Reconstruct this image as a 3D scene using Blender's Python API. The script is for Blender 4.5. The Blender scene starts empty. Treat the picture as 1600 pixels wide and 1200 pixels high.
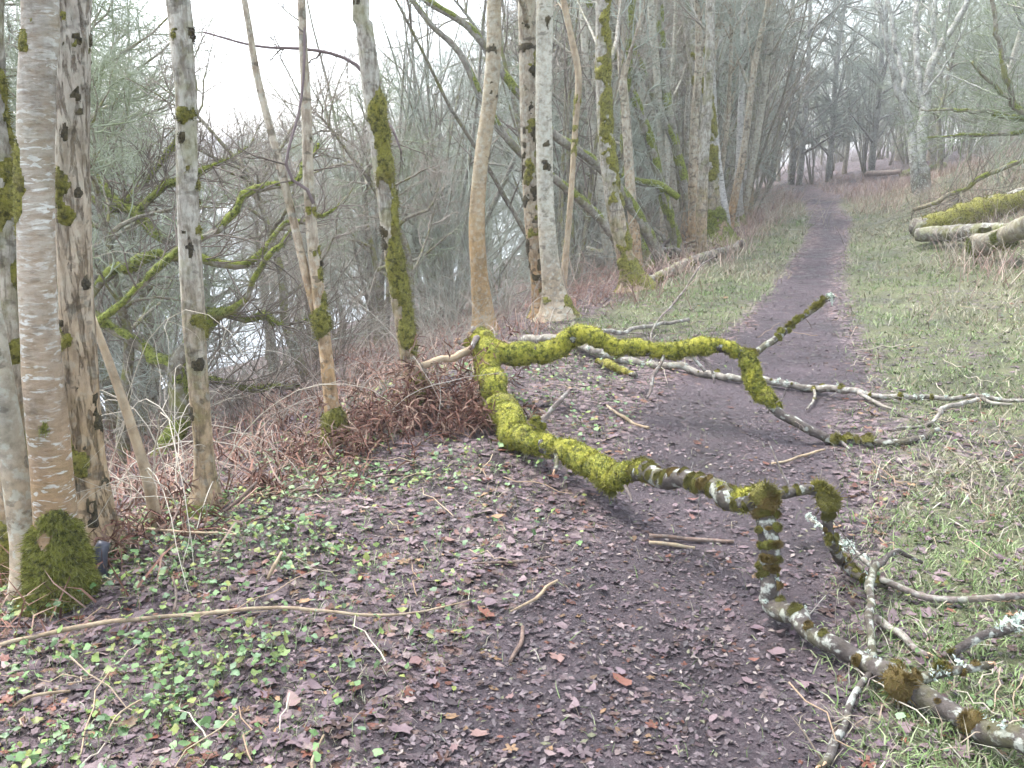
import bpy, math
import numpy as np
from mathutils import Vector
rng = np.random.default_rng(11)
S = bpy.context.scene
COL = S.collection
# ------------------------------------------------------------------ camera, sky, sun, exposure
F, PITCH, CZ = 1500.0, math.atan(370 / 1500.0), 1.62
cam = bpy.data.cameras.new('camera'); camo = bpy.data.objects.new('camera', cam); COL.objects.link(camo)
camo.location = (0, 0, CZ); camo.rotation_euler = (math.pi / 2 - PITCH, 0, 0)
cam.sensor_fit = 'HORIZONTAL'; cam.sensor_width = 36.0; cam.lens = 36.0 * F / 1600.0
cam.clip_start = 0.05; cam.clip_end = 3000
S.camera = camo
W = bpy.data.worlds.new('World'); S.world = W; W.use_nodes = True
wn = W.node_tree; wn.nodes.clear()
sky = wn.nodes.new('ShaderNodeTexSky'); sky.sky_type = 'NISHITA'; sky.sun_disc = False
SUN_EL, SUN_AZ = math.radians(62), math.radians(-50)      # azimuth measured from +Y, negative = left
sky.sun_elevation = SUN_EL; sky.sun_rotation = SUN_AZ
sky.air_density = 1.0; sky.dust_density = 1.5; sky.ozone_density = 1.0
hs = wn.nodes.new('ShaderNodeHueSaturation'); hs.inputs['Saturation'].default_value = 0.42
bg = wn.nodes.new('ShaderNodeBackground'); bg.inputs['Strength'].default_value = 0.15
wo = wn.nodes.new('ShaderNodeOutputWorld')
wn.links.new(sky.outputs[0], hs.inputs['Color']); wn.links.new(hs.outputs[0], bg.inputs['Color']); wn.links.new(bg.outputs[0], wo.inputs['Surface'])
sl = bpy.data.lights.new('sun', 'SUN'); sl.energy = 1.5; sl.angle = math.radians(28); sl.color = (1.0, 0.97, 0.94)
so = bpy.data.objects.new('sun', sl); COL.objects.link(so)
sd = Vector((math.sin(SUN_AZ) * math.cos(SUN_EL), math.cos(SUN_AZ) * math.cos(SUN_EL), math.sin(SUN_EL)))
so.rotation_euler = sd.to_track_quat('Z', 'Y').to_euler(); so.location = (0, 0, 30)
S.view_settings.view_transform = 'Standard'; S.view_settings.look = 'None'
S.view_settings.gamma = 1.0; S.view_settings.exposure = 2.4; S.view_settings.use_curve_mapping = False
c = S.cycles
c.max_bounces = 6; c.diffuse_bounces = 4; c.glossy_bounces = 2; c.transmission_bounces = 2; c.volume_bounces = 0
c.transparent_max_bounces = 4; c.use_denoising = True; c.use_adaptive_sampling = True; c.adaptive_threshold = 0.03; c.adaptive_min_samples = 16; c.caustics_reflective = False; c.caustics_refractive = False
c.pixel_filter_type = 'BLACKMAN_HARRIS'; c.filter_width = 1.5

# ------------------------------------------------------------------ noise and terrain
def _hash(ix, iy, iz, seed):
    h = (ix.astype(np.int64) * 374761393 + iy.astype(np.int64) * 668265263 + iz.astype(np.int64) * 2147483647 + seed * 974634777) & 0xFFFFFFFF
    h = ((h ^ (h >> 13)) * 1274126177) & 0xFFFFFFFF
    h = ((h ^ (h >> 16)) * 2246822519) & 0xFFFFFFFF
    return ((h ^ (h >> 15)) & 0xFFFFFF) / float(0xFFFFFF)
def vnoise(p, seed=0):
    p = np.asarray(p, float); i = np.floor(p); f = p - i; f = f * f * (3 - 2 * f); i = i.astype(np.int64)
    r = 0
    for dx in (0, 1):
        wx = f[..., 0] if dx else 1 - f[..., 0]
        for dy in (0, 1):
            wy = f[..., 1] if dy else 1 - f[..., 1]
            for dz in (0, 1):
                wz = f[..., 2] if dz else 1 - f[..., 2]
                r = r + wx * wy * wz * _hash(i[..., 0] + dx, i[..., 1] + dy, i[..., 2] + dz, seed)
    return r
def fbm(p, seed=0, o=3):
    p = np.asarray(p, float); a, s, t = 1.0, 0, 0
    for k in range(o):
        s = s + a * vnoise(p * (2.03 ** k), seed + k * 17); t += a; a *= 0.5
    return s / t
def sm(a, b, x):
    t = np.clip((x - a) / (b - a), 0, 1); return t * t * (3 - 2 * t)
def sp(x, k):                                           # soft plus
    return np.logaddexp(0, x * k) / k
_yy = np.linspace(-430, 430, 8601)
_px = np.interp(_yy, [-430, -20, 2.26, 5.08, 9.9, 21, 33, 39, 60, 430], [-150, -7.5, 0.26, 1.24, 3.0, 6.93, 10.4, 11.5, 16, 135])
_ex = np.interp(_yy, [-430, -20, 2.99, 4.12, 4.86, 6.04, 8.48, 11.86, 16.8, 36.3, 70, 430], [-152, -9.8, -1.76, -1.4, -1.02, -0.42, 0.1, 1.59, 3.9, 10.4, 20, 136])
_k = np.exp(-np.linspace(-2, 2, 15) ** 2); _k /= _k.sum()
_px = np.convolve(np.pad(_px, 7, 'edge'), _k, 'valid'); _ex = np.convolve(np.pad(_ex, 7, 'edge'), _k, 'valid')
def path_x(y): return np.interp(y, _yy, _px)
def edge_x(y): return np.interp(y, _yy, _ex)
def dist_edge(x, y): return (edge_x(y) - x) * 0.94       # positive: down the slope, left of the edge
def dist_path(x, y): return (x - path_x(y)) * 0.94       # positive: right of the path
WATER = -5.5
def terrain(x, y):
    x = np.asarray(x, float); y = np.asarray(y, float)
    d = dist_edge(x, y); r = dist_path(x, y); q = np.stack([x, y, x * 0], -1)
    z = -0.33 * np.minimum(sp(d - 0.35, 2.5), 24)
    z = z + 0.115 * sp(np.minimum(d, 330) - 118, 0.2)
    z = z + sm(5, 17, y) * 0.40 * np.minimum(sp(r - 1.15, 2.2), 11) * (1 - 0.75 * sm(24, 38, y))
    z = z + 0.05 * sp(np.minimum(r, 40) - 1.3, 2.0)
    rough = sm(0.3, 3.0, d) + 0.5 * sm(1.2, 4, r)
    z = z + (fbm(q * 0.55, 3) - 0.5) * 0.45 * rough
    off = 1 - np.exp(-(r / 0.75) ** 2)
    near = np.exp(-((x * x + y * y) / 900.0))
    z = z + near * ((fbm(q * 1.7, 5) - 0.5) * 0.07 * (0.4 + off) + (fbm(q * 6.0, 7, 2) - 0.5) * 0.035)
    z = z - 0.045 * np.exp(-(r / 0.6) ** 2) * near
    z = z + 0.16 * np.exp(-((x + 0.62) ** 2 / 0.35 + (y - 6.35) ** 2 / 0.5))      # hummock under the dead bracken
    return z
def ray(u, v):
    s = (600 - v) / F
    return np.array([(u - 800) / F, math.cos(PITCH) + s * math.sin(PITCH), -math.sin(PITCH) + s * math.cos(PITCH)])
CAM = np.array([0, 0, CZ])
_ts = np.concatenate([np.linspace(1.5, 14, 1600), np.linspace(14, 160, 4000)[1:]])
def hit(u, v, h=0.0):                                     # the point at height h above the ground seen at a spot of the photograph
    p = CAM + _ts[:, None] * ray(u, v); g = p[:, 2] - terrain(p[:, 0], p[:, 1]) - h
    i = int(np.argmax(g <= 0)) if (g <= 0).any() else len(_ts) - 1
    return p[i]
def at(u, v, t): return CAM + t * ray(u, v)
def at_y(u, v, y):
    r = ray(u, v); return CAM + r * (y / r[1])
def on(x, y, h=0.0): return np.array([x, y, float(terrain(x, y)) + h])

# ------------------------------------------------------------------ mesh helpers
def nrm(a): return a / np.maximum(np.linalg.norm(a, axis=-1, keepdims=True), 1e-9)
def frames(P):
    T = nrm(np.gradient(P, axis=1))
    M = np.einsum('bni,bnj->bij', T, T); w, v = np.linalg.eigh(M); ref = v[:, :, 0][:, None, :]
    A = nrm(np.cross(T, ref)); B = np.cross(T, A)
    return T, A, B
def tubes(P, R, sides, capped=False):
    P = np.asarray(P, float); R = np.asarray(R, float)
    if P.ndim == 2: P = P[None]; R = R[None]
    if R.ndim == 2: R = R[:, :, None]
    b, n, _ = P.shape; T, A, B = frames(P)
    th = np.arange(sides) * 2 * math.pi / sides
    D = A[:, :, None, :] * np.cos(th)[:, None] + B[:, :, None, :] * np.sin(th)[:, None]
    V = (P[:, :, None, :] + D * R[..., None]).reshape(-1, 3)
    i = np.arange(b)[:, None, None] * n * sides; j = np.arange(n - 1)[None, :, None] * sides; k = np.arange(sides)[None, None, :]; k2 = (k + 1) % sides
    Q = np.stack([i + j + k, i + j + k2, i + j + sides + k2, i + j + sides + k], -1).reshape(-1, 4)
    fs = [Q]
    if capped:
        V2 = np.concatenate([V, P[:, 0], P[:, -1]]); nv = len(V)
        ii = np.arange(b)[:, None] * n * sides; kk = np.arange(sides)[None, :]; kk2 = (kk + 1) % sides
        c0 = nv + np.arange(b)[:, None] + 0 * kk; c1 = nv + b + np.arange(b)[:, None] + 0 * kk
        e = (n - 1) * sides
        fs.append(np.stack([ii + kk2, ii + kk, c0], -1).reshape(-1, 3)); fs.append(np.stack([ii + e + kk, ii + e + kk2, c1], -1).reshape(-1, 3))
        V = V2
    return V, fs
def join(parts):
    vs, fq, o = [], [], 0
    for V, fs in parts:
        vs.append(V); fq += [f + o for f in fs if len(f)]; o += len(V)
    return np.concatenate(vs), fq
def mesh(name, V, fs, mat=None, smooth=True, col=None):
    me = bpy.data.meshes.new(name); fs = [np.asarray(f, np.int32) for f in fs if len(f)]
    me.vertices.add(len(V)); me.vertices.foreach_set('co', np.asarray(V, np.float32).ravel())
    tot = sum(f.size for f in fs); npoly = sum(len(f) for f in fs)
    me.loops.add(tot); me.polygons.add(npoly)
    me.loops.foreach_set('vertex_index', np.concatenate([f.ravel() for f in fs]))
    lt = np.concatenate([np.full(len(f), f.shape[1], np.int32) for f in fs])
    me.polygons.foreach_set('loop_start', np.concatenate([[0], np.cumsum(lt)[:-1]]).astype(np.int32))
    if smooth: me.polygons.foreach_set('use_smooth', np.ones(npoly, bool))
    me.update(calc_edges=True)
    if col is not None:
        a = me.color_attributes.new('Col', 'FLOAT_COLOR', 'POINT')
        a.data.foreach_set('color', np.concatenate([col, np.ones((len(col), 1))], 1).astype(np.float32).ravel())
    if mat: me.materials.append(mat)
    return me
def link(name, data, parent=None, loc=None):
    o = bpy.data.objects.new(name, data); COL.objects.link(o)
    if parent is not None: o.parent = parent
    if loc is not None: o.location = loc
    return o
def tag(o, label=None, cat=None, group=None, kind=None):
    for k, v in (('label', label), ('category', cat), ('group', group), ('kind', kind)):
        if v: o[k] = v
    return o
def root(name, label, cat, loc, group=None): return tag(link(name, None, None, loc), label, cat, group)
def part(name, VF, mat, parent, org, smooth=True, col=None):
    V, fs = VF; return link(name, mesh(name, V - np.asarray(org), fs, mat, smooth, col), parent)
def lone(name, label, cat, VF, mat, org, group=None, smooth=True, col=None):
    V, fs = VF; return tag(link(name, mesh(name, V - np.asarray(org), fs, mat, smooth, col), None, org), label, cat, group)
def copy_tree(o, parent=None):
    q = o.copy(); COL.objects.link(q); q.parent = parent
    for ch in list(o.children): copy_tree(ch, q)
    return q
def spline(pts, n):
    P = np.asarray(pts, float); m = len(P)
    Q = np.concatenate([[2 * P[0] - P[1]], P, [2 * P[-1] - P[-2]]])
    dl = np.maximum(np.linalg.norm(np.diff(P[:, :3], axis=0), axis=1), 1e-6); cum = np.concatenate([[0], np.cumsum(dl)]); s = np.linspace(0, cum[-1], n)
    i = np.clip(np.searchsorted(cum, s, 'right') - 1, 0, m - 2); f = ((s - cum[i]) / dl[i])[:, None]
    a, b, c_, d = Q[i], Q[i + 1], Q[i + 2], Q[i + 3]
    return 0.5 * (2 * b + (c_ - a) * f + (2 * a - 5 * b + 4 * c_ - d) * f * f + (3 * b - a - 3 * c_ + d) * f ** 3)
def lumpy(P, R, sides, amp=0.12, freq=9.0, seed=0, capped=False, ridge=0.0):
    P = np.asarray(P, float); T, A, B = frames(P[None]); th = np.arange(sides) * 2 * math.pi / sides
    D = A[0][:, None, :] * np.cos(th)[:, None] + B[0][:, None, :] * np.sin(th)[:, None]
    q = P[:, None, :] + D * R[:, None, None]
    rr = R[:, None] * (1 + amp * 2 * (fbm(q * freq, seed) - 0.5))
    if ridge: rr = rr * (1 + ridge * 2 * (vnoise(q * np.array([55, 55, 9.0]), seed + 9) - 0.5))
    return tubes(P, rr[None], sides, capped)
def fuzz(p, n, L, w, droop=0.3, jit=0.6):                 # one thin spike for each point
    m = len(p); d = nrm(n + rng.normal(0, jit, (m, 3)) * 0.5 + np.array([0, 0, -droop])); s = nrm(np.cross(d, rng.normal(0, 1, (m, 3)))) * w
    L = L * rng.uniform(0.5, 1.3, (m, 1)) * np.where(rng.uniform(0, 1, (m, 1)) < 0.1, 2.0, 1.0)
    V = np.stack([p - s, p + s, p + d * L], 1).reshape(-1, 3); return V, [np.arange(3 * m).reshape(-1, 3)]
def sleeve(P, R, sides, cover, thick, seed=0, freq=7.0, bias=None, bamt=0.3, nf=0, fl=0.012, fw=0.0016, bump=0.35, stretch=(1, 1, 1)):
    """moss growing on a limb: cover is an array along the limb, 0 bare to 1 all round"""
    P = np.asarray(P, float); T, A, B = frames(P[None]); th = np.arange(sides) * 2 * math.pi / sides
    D = A[0][:, None, :] * np.cos(th)[:, None] + B[0][:, None, :] * np.sin(th)[:, None]
    q = P[:, None, :] + D * R[:, None, None]
    f = fbm(q * freq * np.array(stretch), seed) - 0.5
    if bias is not None: f = f + 0.45 * bamt * (D @ np.asarray(bias, float))
    f = f * 2.2 + (np.asarray(cover)[:, None] - 0.5) * 2
    lump = 1 + bump * 2 * (fbm(q * freq * 3.5, seed + 5) - 0.5) + bump * 1.6 * (vnoise(q * freq * 9, seed + 6) - 0.5)
    rr = np.where(f > 0, R[:, None] + thick * np.clip(f * 2.5, 0, 1) * lump, R[:, None] * 0.9)
    V, (Q,) = tubes(P, rr[None], sides); keep = (f.ravel()[Q] > 0).any(1); Q = Q[keep]
    if not len(Q): return None
    out = [(V, [Q])]
    if nf:
        qi = Q[rng.integers(0, len(Q), nf)]; a = rng.uniform(0, 1, (nf, 2, 1)); c0 = V[qi]
        p = (c0[:, 0] * (1 - a[:, 0]) + c0[:, 1] * a[:, 0]) * (1 - a[:, 1]) + (c0[:, 3] * (1 - a[:, 0]) + c0[:, 2] * a[:, 0]) * a[:, 1]
        out.append(fuzz(p, D.reshape(-1, 3)[qi[:, 0]], fl, fw))
    return join(out)

# growing of branches, all of one level at once
def grow(P, R, k, lo, hi, length, ang, npts, crook, up, rr, tip=0.25):
    b, n, _ = P.shape; par = np.repeat(np.arange(b), k); m = len(par)
    s = rng.uniform(lo, hi, m) * (n - 1); i = np.minimum(s.astype(int), n - 2); f = (s - i)[:, None]
    o = P[par, i] * (1 - f) + P[par, i + 1] * f; t = nrm(P[par, i + 1] - P[par, i])
    r0 = (R[par, i] * (1 - f[:, 0]) + R[par, i + 1] * f[:, 0])
    side = nrm(np.cross(t, rng.normal(0, 1, (m, 3)))); a = rng.uniform(ang[0], ang[1], (m, 1))
    d = nrm(t * np.cos(a) + side * np.sin(a))
    L = rng.uniform(length[0], length[1], m) * (1.15 - 0.55 * s / (n - 1)); st = (L / (npts - 1))[:, None]
    out = [o]
    for _ in range(npts - 1):
        d = nrm(d + rng.normal(0, crook, (m, 3)) + np.array([0, 0, up])); o = o + d * st; out.append(o)
    rad = np.minimum(r0 * 0.8, rr * rng.uniform(0.7, 1.3, m))
    return np.stack(out, 1), rad[:, None] * np.linspace(1, tip, npts)[None, :]
def in_view(x, y): return (y > 1) & (np.abs(x / np.maximum(y, 0.1)) < 0.75)

# ------------------------------------------------------------------ materials
def sock(nt, x, inp):
    if isinstance(x, bpy.types.NodeSocket): nt.links.new(x, inp)
    else: inp.default_value = x if not (isinstance(x, tuple) and len(x) == 3 and inp.type == 'RGBA') else (*x, 1)
def new_mat(name):
    m = bpy.data.materials.new(name); m.use_nodes = True; nt = m.node_tree
    return m, nt, nt.nodes['Principled BSDF']
def coords(nt, scale=(1, 1, 1), kind='Object'):
    t = nt.nodes.new('ShaderNodeTexCoord'); mp = nt.nodes.new('ShaderNodeMapping'); mp.inputs['Scale'].default_value = scale
    nt.links.new(t.outputs[kind], mp.inputs[0]); return mp.outputs[0]
def geo(nt, scale=(1, 1, 1)):
    t = nt.nodes.new('ShaderNodeNewGeometry'); mp = nt.nodes.new('ShaderNodeMapping'); mp.inputs['Scale'].default_value = scale
    nt.links.new(t.outputs['Position'], mp.inputs[0]); return mp.outputs[0]
def noise(nt, co, scale, detail=4, rough=0.6, dist=0.0):
    n = nt.nodes.new('ShaderNodeTexNoise'); nt.links.new(co, n.inputs['Vector'])
    n.inputs['Scale'].default_value = scale; n.inputs['Detail'].default_value = detail; n.inputs['Roughness'].default_value = rough; n.inputs['Distortion'].default_value = dist
    return n.outputs['Fac']
def voro(nt, co, scale, out='Color', rnd=1.0):
    n = nt.nodes.new('ShaderNodeTexVoronoi'); nt.links.new(co, n.inputs['Vector']); n.inputs['Scale'].default_value = scale; n.inputs['Randomness'].default_value = rnd
    return n.outputs[out]
def ramp(nt, fac, *stops):
    n = nt.nodes.new('ShaderNodeValToRGB'); nt.links.new(fac, n.inputs[0]); e = n.color_ramp.elements
    while len(e) < len(stops): e.new(0.5)
    for k, (p, cc) in enumerate(stops):
        e[k].position = p; e[k].color = (cc, cc, cc, 1) if isinstance(cc, (int, float)) else (*cc, 1)
    return n.outputs[0]
def mix(nt, fac, a, b, mode='MIX'):
    n = nt.nodes.new('ShaderNodeMix'); n.data_type = 'RGBA'; n.blend_type = mode
    sock(nt, fac, n.inputs[0]); sock(nt, a, n.inputs[6]); sock(nt, b, n.inputs[7]); return n.outputs[2]
def mathn(nt, op, a, b=0.0, clamp=False):
    n = nt.nodes.new('ShaderNodeMath'); n.operation = op; n.use_clamp = clamp; sock(nt, a, n.inputs[0]); sock(nt, b, n.inputs[1]); return n.outputs[0]
def bump(nt, bsdf, h, strength=0.5, dist=0.01):
    n = nt.nodes.new('ShaderNodeBump'); n.inputs['Strength'].default_value = strength; n.inputs['Distance'].default_value = dist
    nt.links.new(h, n.inputs['Height']); nt.links.new(n.outputs[0], bsdf.inputs['Normal'])
def attr(nt, name='Col'):
    n = nt.nodes.new('ShaderNodeAttribute'); n.attribute_name = name; return n.outputs['Color']
def sep(nt, v):
    n = nt.nodes.new('ShaderNodeSeparateXYZ'); nt.links.new(v, n.inputs[0]); return n.outputs
def bark(name, pale, dark, low, zlow=(0.4, 2.0), stretch=(1, 1, 1), scale=18.0, spots=0.3, moss=0.0, lich=0.0, bs=0.6, fiss=0.0, dashes=0.0):
    m, nt, b = new_mat(name); co = coords(nt); st = coords(nt, stretch)
    n1 = noise(nt, st, scale, 6, 0.65); n2 = noise(nt, co, 3.1, 4, 0.6)
    z = sep(nt, co)[2]
    zz = mathn(nt, 'ADD', z, mathn(nt, 'MULTIPLY', mathn(nt, 'SUBTRACT', n2, 0.5), 2.4))
    mr = nt.nodes.new('ShaderNodeMapRange'); mr.interpolation_type = 'SMOOTHSTEP'; nt.links.new(zz, mr.inputs[0]); mr.inputs[1].default_value = zlow[0]; mr.inputs[2].default_value = zlow[1]
    base = mix(nt, mr.outputs[0], low, pale)
    colr = mix(nt, ramp(nt, n1, (0.40, 1.0), (0.56, 0.0)), base, mix(nt, 0.55, base, dark))
    if dashes:
        dn = noise(nt, coords(nt, (1, 1, 3.6)), 15, 3, 0.6, 0.5)
        colr = mix(nt, mathn(nt, 'MULTIPLY', ramp(nt, dn, (0.55, 0.0), (0.60, 1.0)), mathn(nt, 'MULTIPLY', ramp(nt, noise(nt, co, 5.5, 4, 0.7), (0.38, 0.1), (0.58, 1.0)), dashes)), colr, (0.60, 0.60, 0.55))
    if fiss:
        fz = ramp(nt, noise(nt, coords(nt, (1, 1, 0.16)), 48, 4, 0.7, 0.6), (0.40, 0.0), (0.48, 1.0)); colr = mix(nt, mathn(nt, 'MULTIPLY', mathn(nt, 'SUBTRACT', 1.0, fz), fiss), colr, dark)
    else: fz = n1
    stain = ramp(nt, noise(nt, coords(nt, (1, 1, 0.45)), 4.3, 5, 0.7), (0.35, 0.62), (0.55, 1.0)); colr = mix(nt, 1.0, colr, stain, 'MULTIPLY')
    if spots:
        s = ramp(nt, noise(nt, coords(nt, (1, 1, 1.7)), 9.5, 3, 0.55), (0.58, 0.0), (0.63, 1.0)); colr = mix(nt, mathn(nt, 'MULTIPLY', s, spots), colr, (0.06, 0.05, 0.035))
    if lich:
        l = ramp(nt, noise(nt, co, 23, 5, 0.6), (0.52, 0.0), (0.60, 1.0)); colr = mix(nt, mathn(nt, 'MULTIPLY', l, lich), colr, (0.50, 0.53, 0.46))
    if moss:
        g = ramp(nt, noise(nt, co, 5.2, 5, 0.65), (0.50, 0.0), (0.60, 1.0)); colr = mix(nt, mathn(nt, 'MULTIPLY', g, moss), colr, (0.16, 0.17, 0.035))
    nt.links.new(colr, b.inputs['Base Color']); b.inputs['Roughness'].default_value = 0.85; b.inputs['Specular IOR Level'].default_value = 0.25
    bump(nt, b, mix(nt, 0.5, fz, n1), bs, 0.012); return m
def moss_mat(name, c1, c2, c3, scale=30):
    m, nt, b = new_mat(name); co = coords(nt)
    a = mix(nt, ramp(nt, noise(nt, co, 9, 4, 0.6), (0.38, 0.0), (0.62, 1.0)), c1, c2)
    a = mix(nt, ramp(nt, noise(nt, co, scale * 3, 3, 0.7), (0.45, 0.0), (0.7, 1.0)), a, c3)
    a = mix(nt, ramp(nt, noise(nt, co, scale * 1.3, 4, 0.7), (0.38, 0.85), (0.52, 0.0)), a, tuple(0.25 * q for q in c2))
    a = mix(nt, ramp(nt, noise(nt, co, 5.5, 3, 0.6), (0.60, 0.0), (0.68, 0.45)), a, (0.13, 0.10, 0.05))
    nt.links.new(a, b.inputs['Base Color']); b.inputs['Roughness'].default_value = 0.95; b.inputs['Specular IOR Level'].default_value = 0.1
    b.inputs['Sheen Weight'].default_value = 0.08; b.inputs['Sheen Roughness'].default_value = 0.6
    bump(nt, b, noise(nt, co, scale * 5, 4, 0.75), 0.9, 0.012); return m
def twig_mat(name, *cols, rnd=True, moss=0.0):
    m, nt, b = new_mat(name); co = coords(nt); n = noise(nt, co, 2.3, 4, 0.7)
    st = [(0.3 + 0.4 * k / max(1, len(cols) - 1), cc) for k, cc in enumerate(cols)]
    a = ramp(nt, n, *st)
    if moss: a = mix(nt, mathn(nt, 'MULTIPLY', ramp(nt, noise(nt, co, 4.0, 3, 0.6), (0.5, 0.0), (0.6, 1.0)), moss), a, (0.15, 0.19, 0.045))
    if rnd:
        oi = nt.nodes.new('ShaderNodeObjectInfo'); a = mix(nt, 1.0, a, ramp(nt, oi.outputs['Random'], (0, 0.78), (1, 1.0)), 'MULTIPLY')
    nt.links.new(a, b.inputs['Base Color']); b.inputs['Roughness'].default_value = 0.9; b.inputs['Specular IOR Level'].default_value = 0.15; return m
def attr_mat(name, rough=0.6, spec=0.4, var=0.25, trans=0.0):
    m, nt, b = new_mat(name); a = attr(nt); n = noise(nt, geo(nt), 60, 3, 0.6)
    a = mix(nt, 1.0, a, ramp(nt, n, (0.3, 1 - var), (0.7, 1.0)), 'MULTIPLY'); nt.links.new(a, b.inputs['Base Color'])
    b.inputs['Roughness'].default_value = rough; b.inputs['Specular IOR Level'].default_value = spec; return m
def rand_mat(name, rough, spec, *stops):
    m, nt, b = new_mat(name); oi = nt.nodes.new('ShaderNodeObjectInfo'); a = ramp(nt, oi.outputs['Random'], *stops)
    a = mix(nt, 1.0, a, ramp(nt, noise(nt, coords(nt), 45, 4, 0.6), (0.3, 0.7), (0.7, 1.0)), 'MULTIPLY'); nt.links.new(a, b.inputs['Base Color'])
    b.inputs['Roughness'].default_value = rough; b.inputs['Specular IOR Level'].default_value = spec; return m

# ------------------------------------------------------------------ the setting: ground, water
def ground_material():
    m, nt, b = new_mat('leaf_strewn_ground'); g = geo(nt); zone = nt.nodes.new('ShaderNodeSeparateColor'); nt.links.new(attr(nt), zone.inputs[0])
    wob = nt.nodes.new('ShaderNodeVectorMath'); wob.operation = 'ADD'
    wn_ = nt.nodes.new('ShaderNodeTexNoise'); nt.links.new(g, wn_.inputs['Vector']); wn_.inputs['Scale'].default_value = 14; wn_.inputs['Detail'].default_value = 3
    sc = nt.nodes.new('ShaderNodeVectorMath'); sc.operation = 'SCALE'; nt.links.new(wn_.outputs['Color'], sc.inputs[0]); sc.inputs['Scale'].default_value = 0.09
    nt.links.new(g, wob.inputs[0]); nt.links.new(sc.outputs[0], wob.inputs[1]); w = wob.outputs[0]
    cell = sep(nt, voro(nt, w, 24))[0]; gap = voro(nt, w, 24, 'Distance')
    big = noise(nt, g, 1.3, 5, 0.6); fine = noise(nt, g, 90, 5, 0.7); mid = noise(nt, g, 11, 5, 0.65)
    litter = ramp(nt, cell, (0.0, (0.035, 0.026, 0.027)), (0.3, (0.11, 0.080, 0.086)), (0.65, (0.20, 0.150, 0.155)), (0.92, (0.27, 0.205, 0.20)), (1.0, (0.24, 0.12, 0.075)))
    litter = mix(nt, ramp(nt, gap, (0.45, 0.0), (0.75, 0.75)), litter, (0.02, 0.016, 0.015))
    slope = mix(nt, 0.6, litter, ramp(nt, mid, (0.3, (0.10, 0.066, 0.054)), (0.7, (0.20, 0.138, 0.112))))
    mud = ramp(nt, mathn(nt, 'ADD', mathn(nt, 'MULTIPLY', fine, 0.6), mathn(nt, 'MULTIPLY', mid, 0.4)), (0.32, (0.022, 0.018, 0.020)), (0.5, (0.076, 0.059, 0.066)), (0.72, (0.165, 0.130, 0.136)))
    grass = ramp(nt, mathn(nt, 'ADD', mathn(nt, 'MULTIPLY', fine, 0.5), mathn(nt, 'MULTIPLY', mid, 0.5)), (0.3, (0.05, 0.05, 0.032)), (0.5, (0.12, 0.13, 0.065)), (0.7, (0.25, 0.235, 0.15)))
    def blend(fac, a, c2, amt=0.8):
        f = mathn(nt, 'ADD', fac, mathn(nt, 'MULTIPLY', mathn(nt, 'SUBTRACT', mid, 0.5), amt)); f = ramp(nt, f, (0.35, 0.0), (0.65, 1.0)); return mix(nt, f, a, c2)
    colr = mix(nt, zone.outputs[2], litter, slope)
    colr = blend(zone.outputs[1], colr, grass, 1.3); colr = blend(mathn(nt, 'MULTIPLY', zone.outputs[0], 0.78), colr, mud, 2.0)
    colr = mix(nt, 1.0, colr, ramp(nt, big, (0.35, 0.55), (0.62, 1.0)), 'MULTIPLY')
    nt.links.new(colr, b.inputs['Base Color'])
    nt.links.new(mathn(nt, 'MULTIPLY', ramp(nt, mid, (0.35, 0.45), (0.65, 0.9)), ramp(nt, big, (0.34, 0.55), (0.48, 1.0))), b.inputs['Roughness']); b.inputs['Specular IOR Level'].default_value = 0.25
    bump(nt, b, mathn(nt, 'ADD', mathn(nt, 'MULTIPLY', cell, 0.6), fine), 0.8, 0.02); return m
def path_mask(x, y):
    hw = 0.62 - 0.38 * sm(3.5, 15, y); q = np.stack([x, y, x * 0], -1)
    return 1 - sm(hw * 0.75, hw * 1.25, np.abs(dist_path(x, y) + (fbm(q * 0.9, 31) - 0.5) * 0.5))
def grass_mask(x, y):
    r = dist_path(x, y); d = dist_edge(x, y); q = np.stack([x, y, x * 0], -1)
    nar = 0.2 * sm(6, 12, y); right = sm(0.42 - nar, 0.95 - 2 * nar, r) * (0.8 + 0.2 * sm(5, 9, y)) * (1 - 0.8 * sm(26, 36, y)); left = sm(-0.45 + nar, -0.75 + nar, r) * sm(0.3, -0.5, d) * sm(7, 10, y) * (1 - sm(26, 36, y)) * 1.1
    return np.clip((right + left) * (0.55 + 0.9 * (fbm(q * 0.8, 41) - 0.2)), 0, 1)
def build_ground():
    na, nr_ = 460, 235
    rr = 0.2 * (430 / 0.2) ** np.linspace(0, 1, nr_); th = np.linspace(0, 2 * math.pi, na, endpoint=False)
    x = (rr[:, None] * np.sin(th)).ravel(); y = (rr[:, None] * np.cos(th)).ravel(); z = terrain(x, y)
    V = np.concatenate([np.stack([x, y, z], 1), [[0, 0, float(terrain(0, 0))]]])
    j = np.arange(nr_ - 1)[:, None] * na; k = np.arange(na)[None]; k2 = (k + 1) % na
    Q = np.stack([j + k, j + na + k, j + na + k2, j + k2], -1).reshape(-1, 4)[:, ::-1]
    T3 = np.stack([np.full(na, na * nr_), k[0], k2[0]], -1)[:, ::-1]
    X, Y = V[:, 0], V[:, 1]
    colr = np.stack([path_mask(X, Y), grass_mask(X, Y), sm(0.2, 1.6, dist_edge(X, Y))], 1)
    me = mesh('ground', V, [Q, T3], ground_material(), True, colr); o = link('ground', me); tag(o, 'leaf strewn woodland ground with a muddy path and a slope falling to water', None, None, 'structure'); return o
ground = build_ground()
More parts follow.
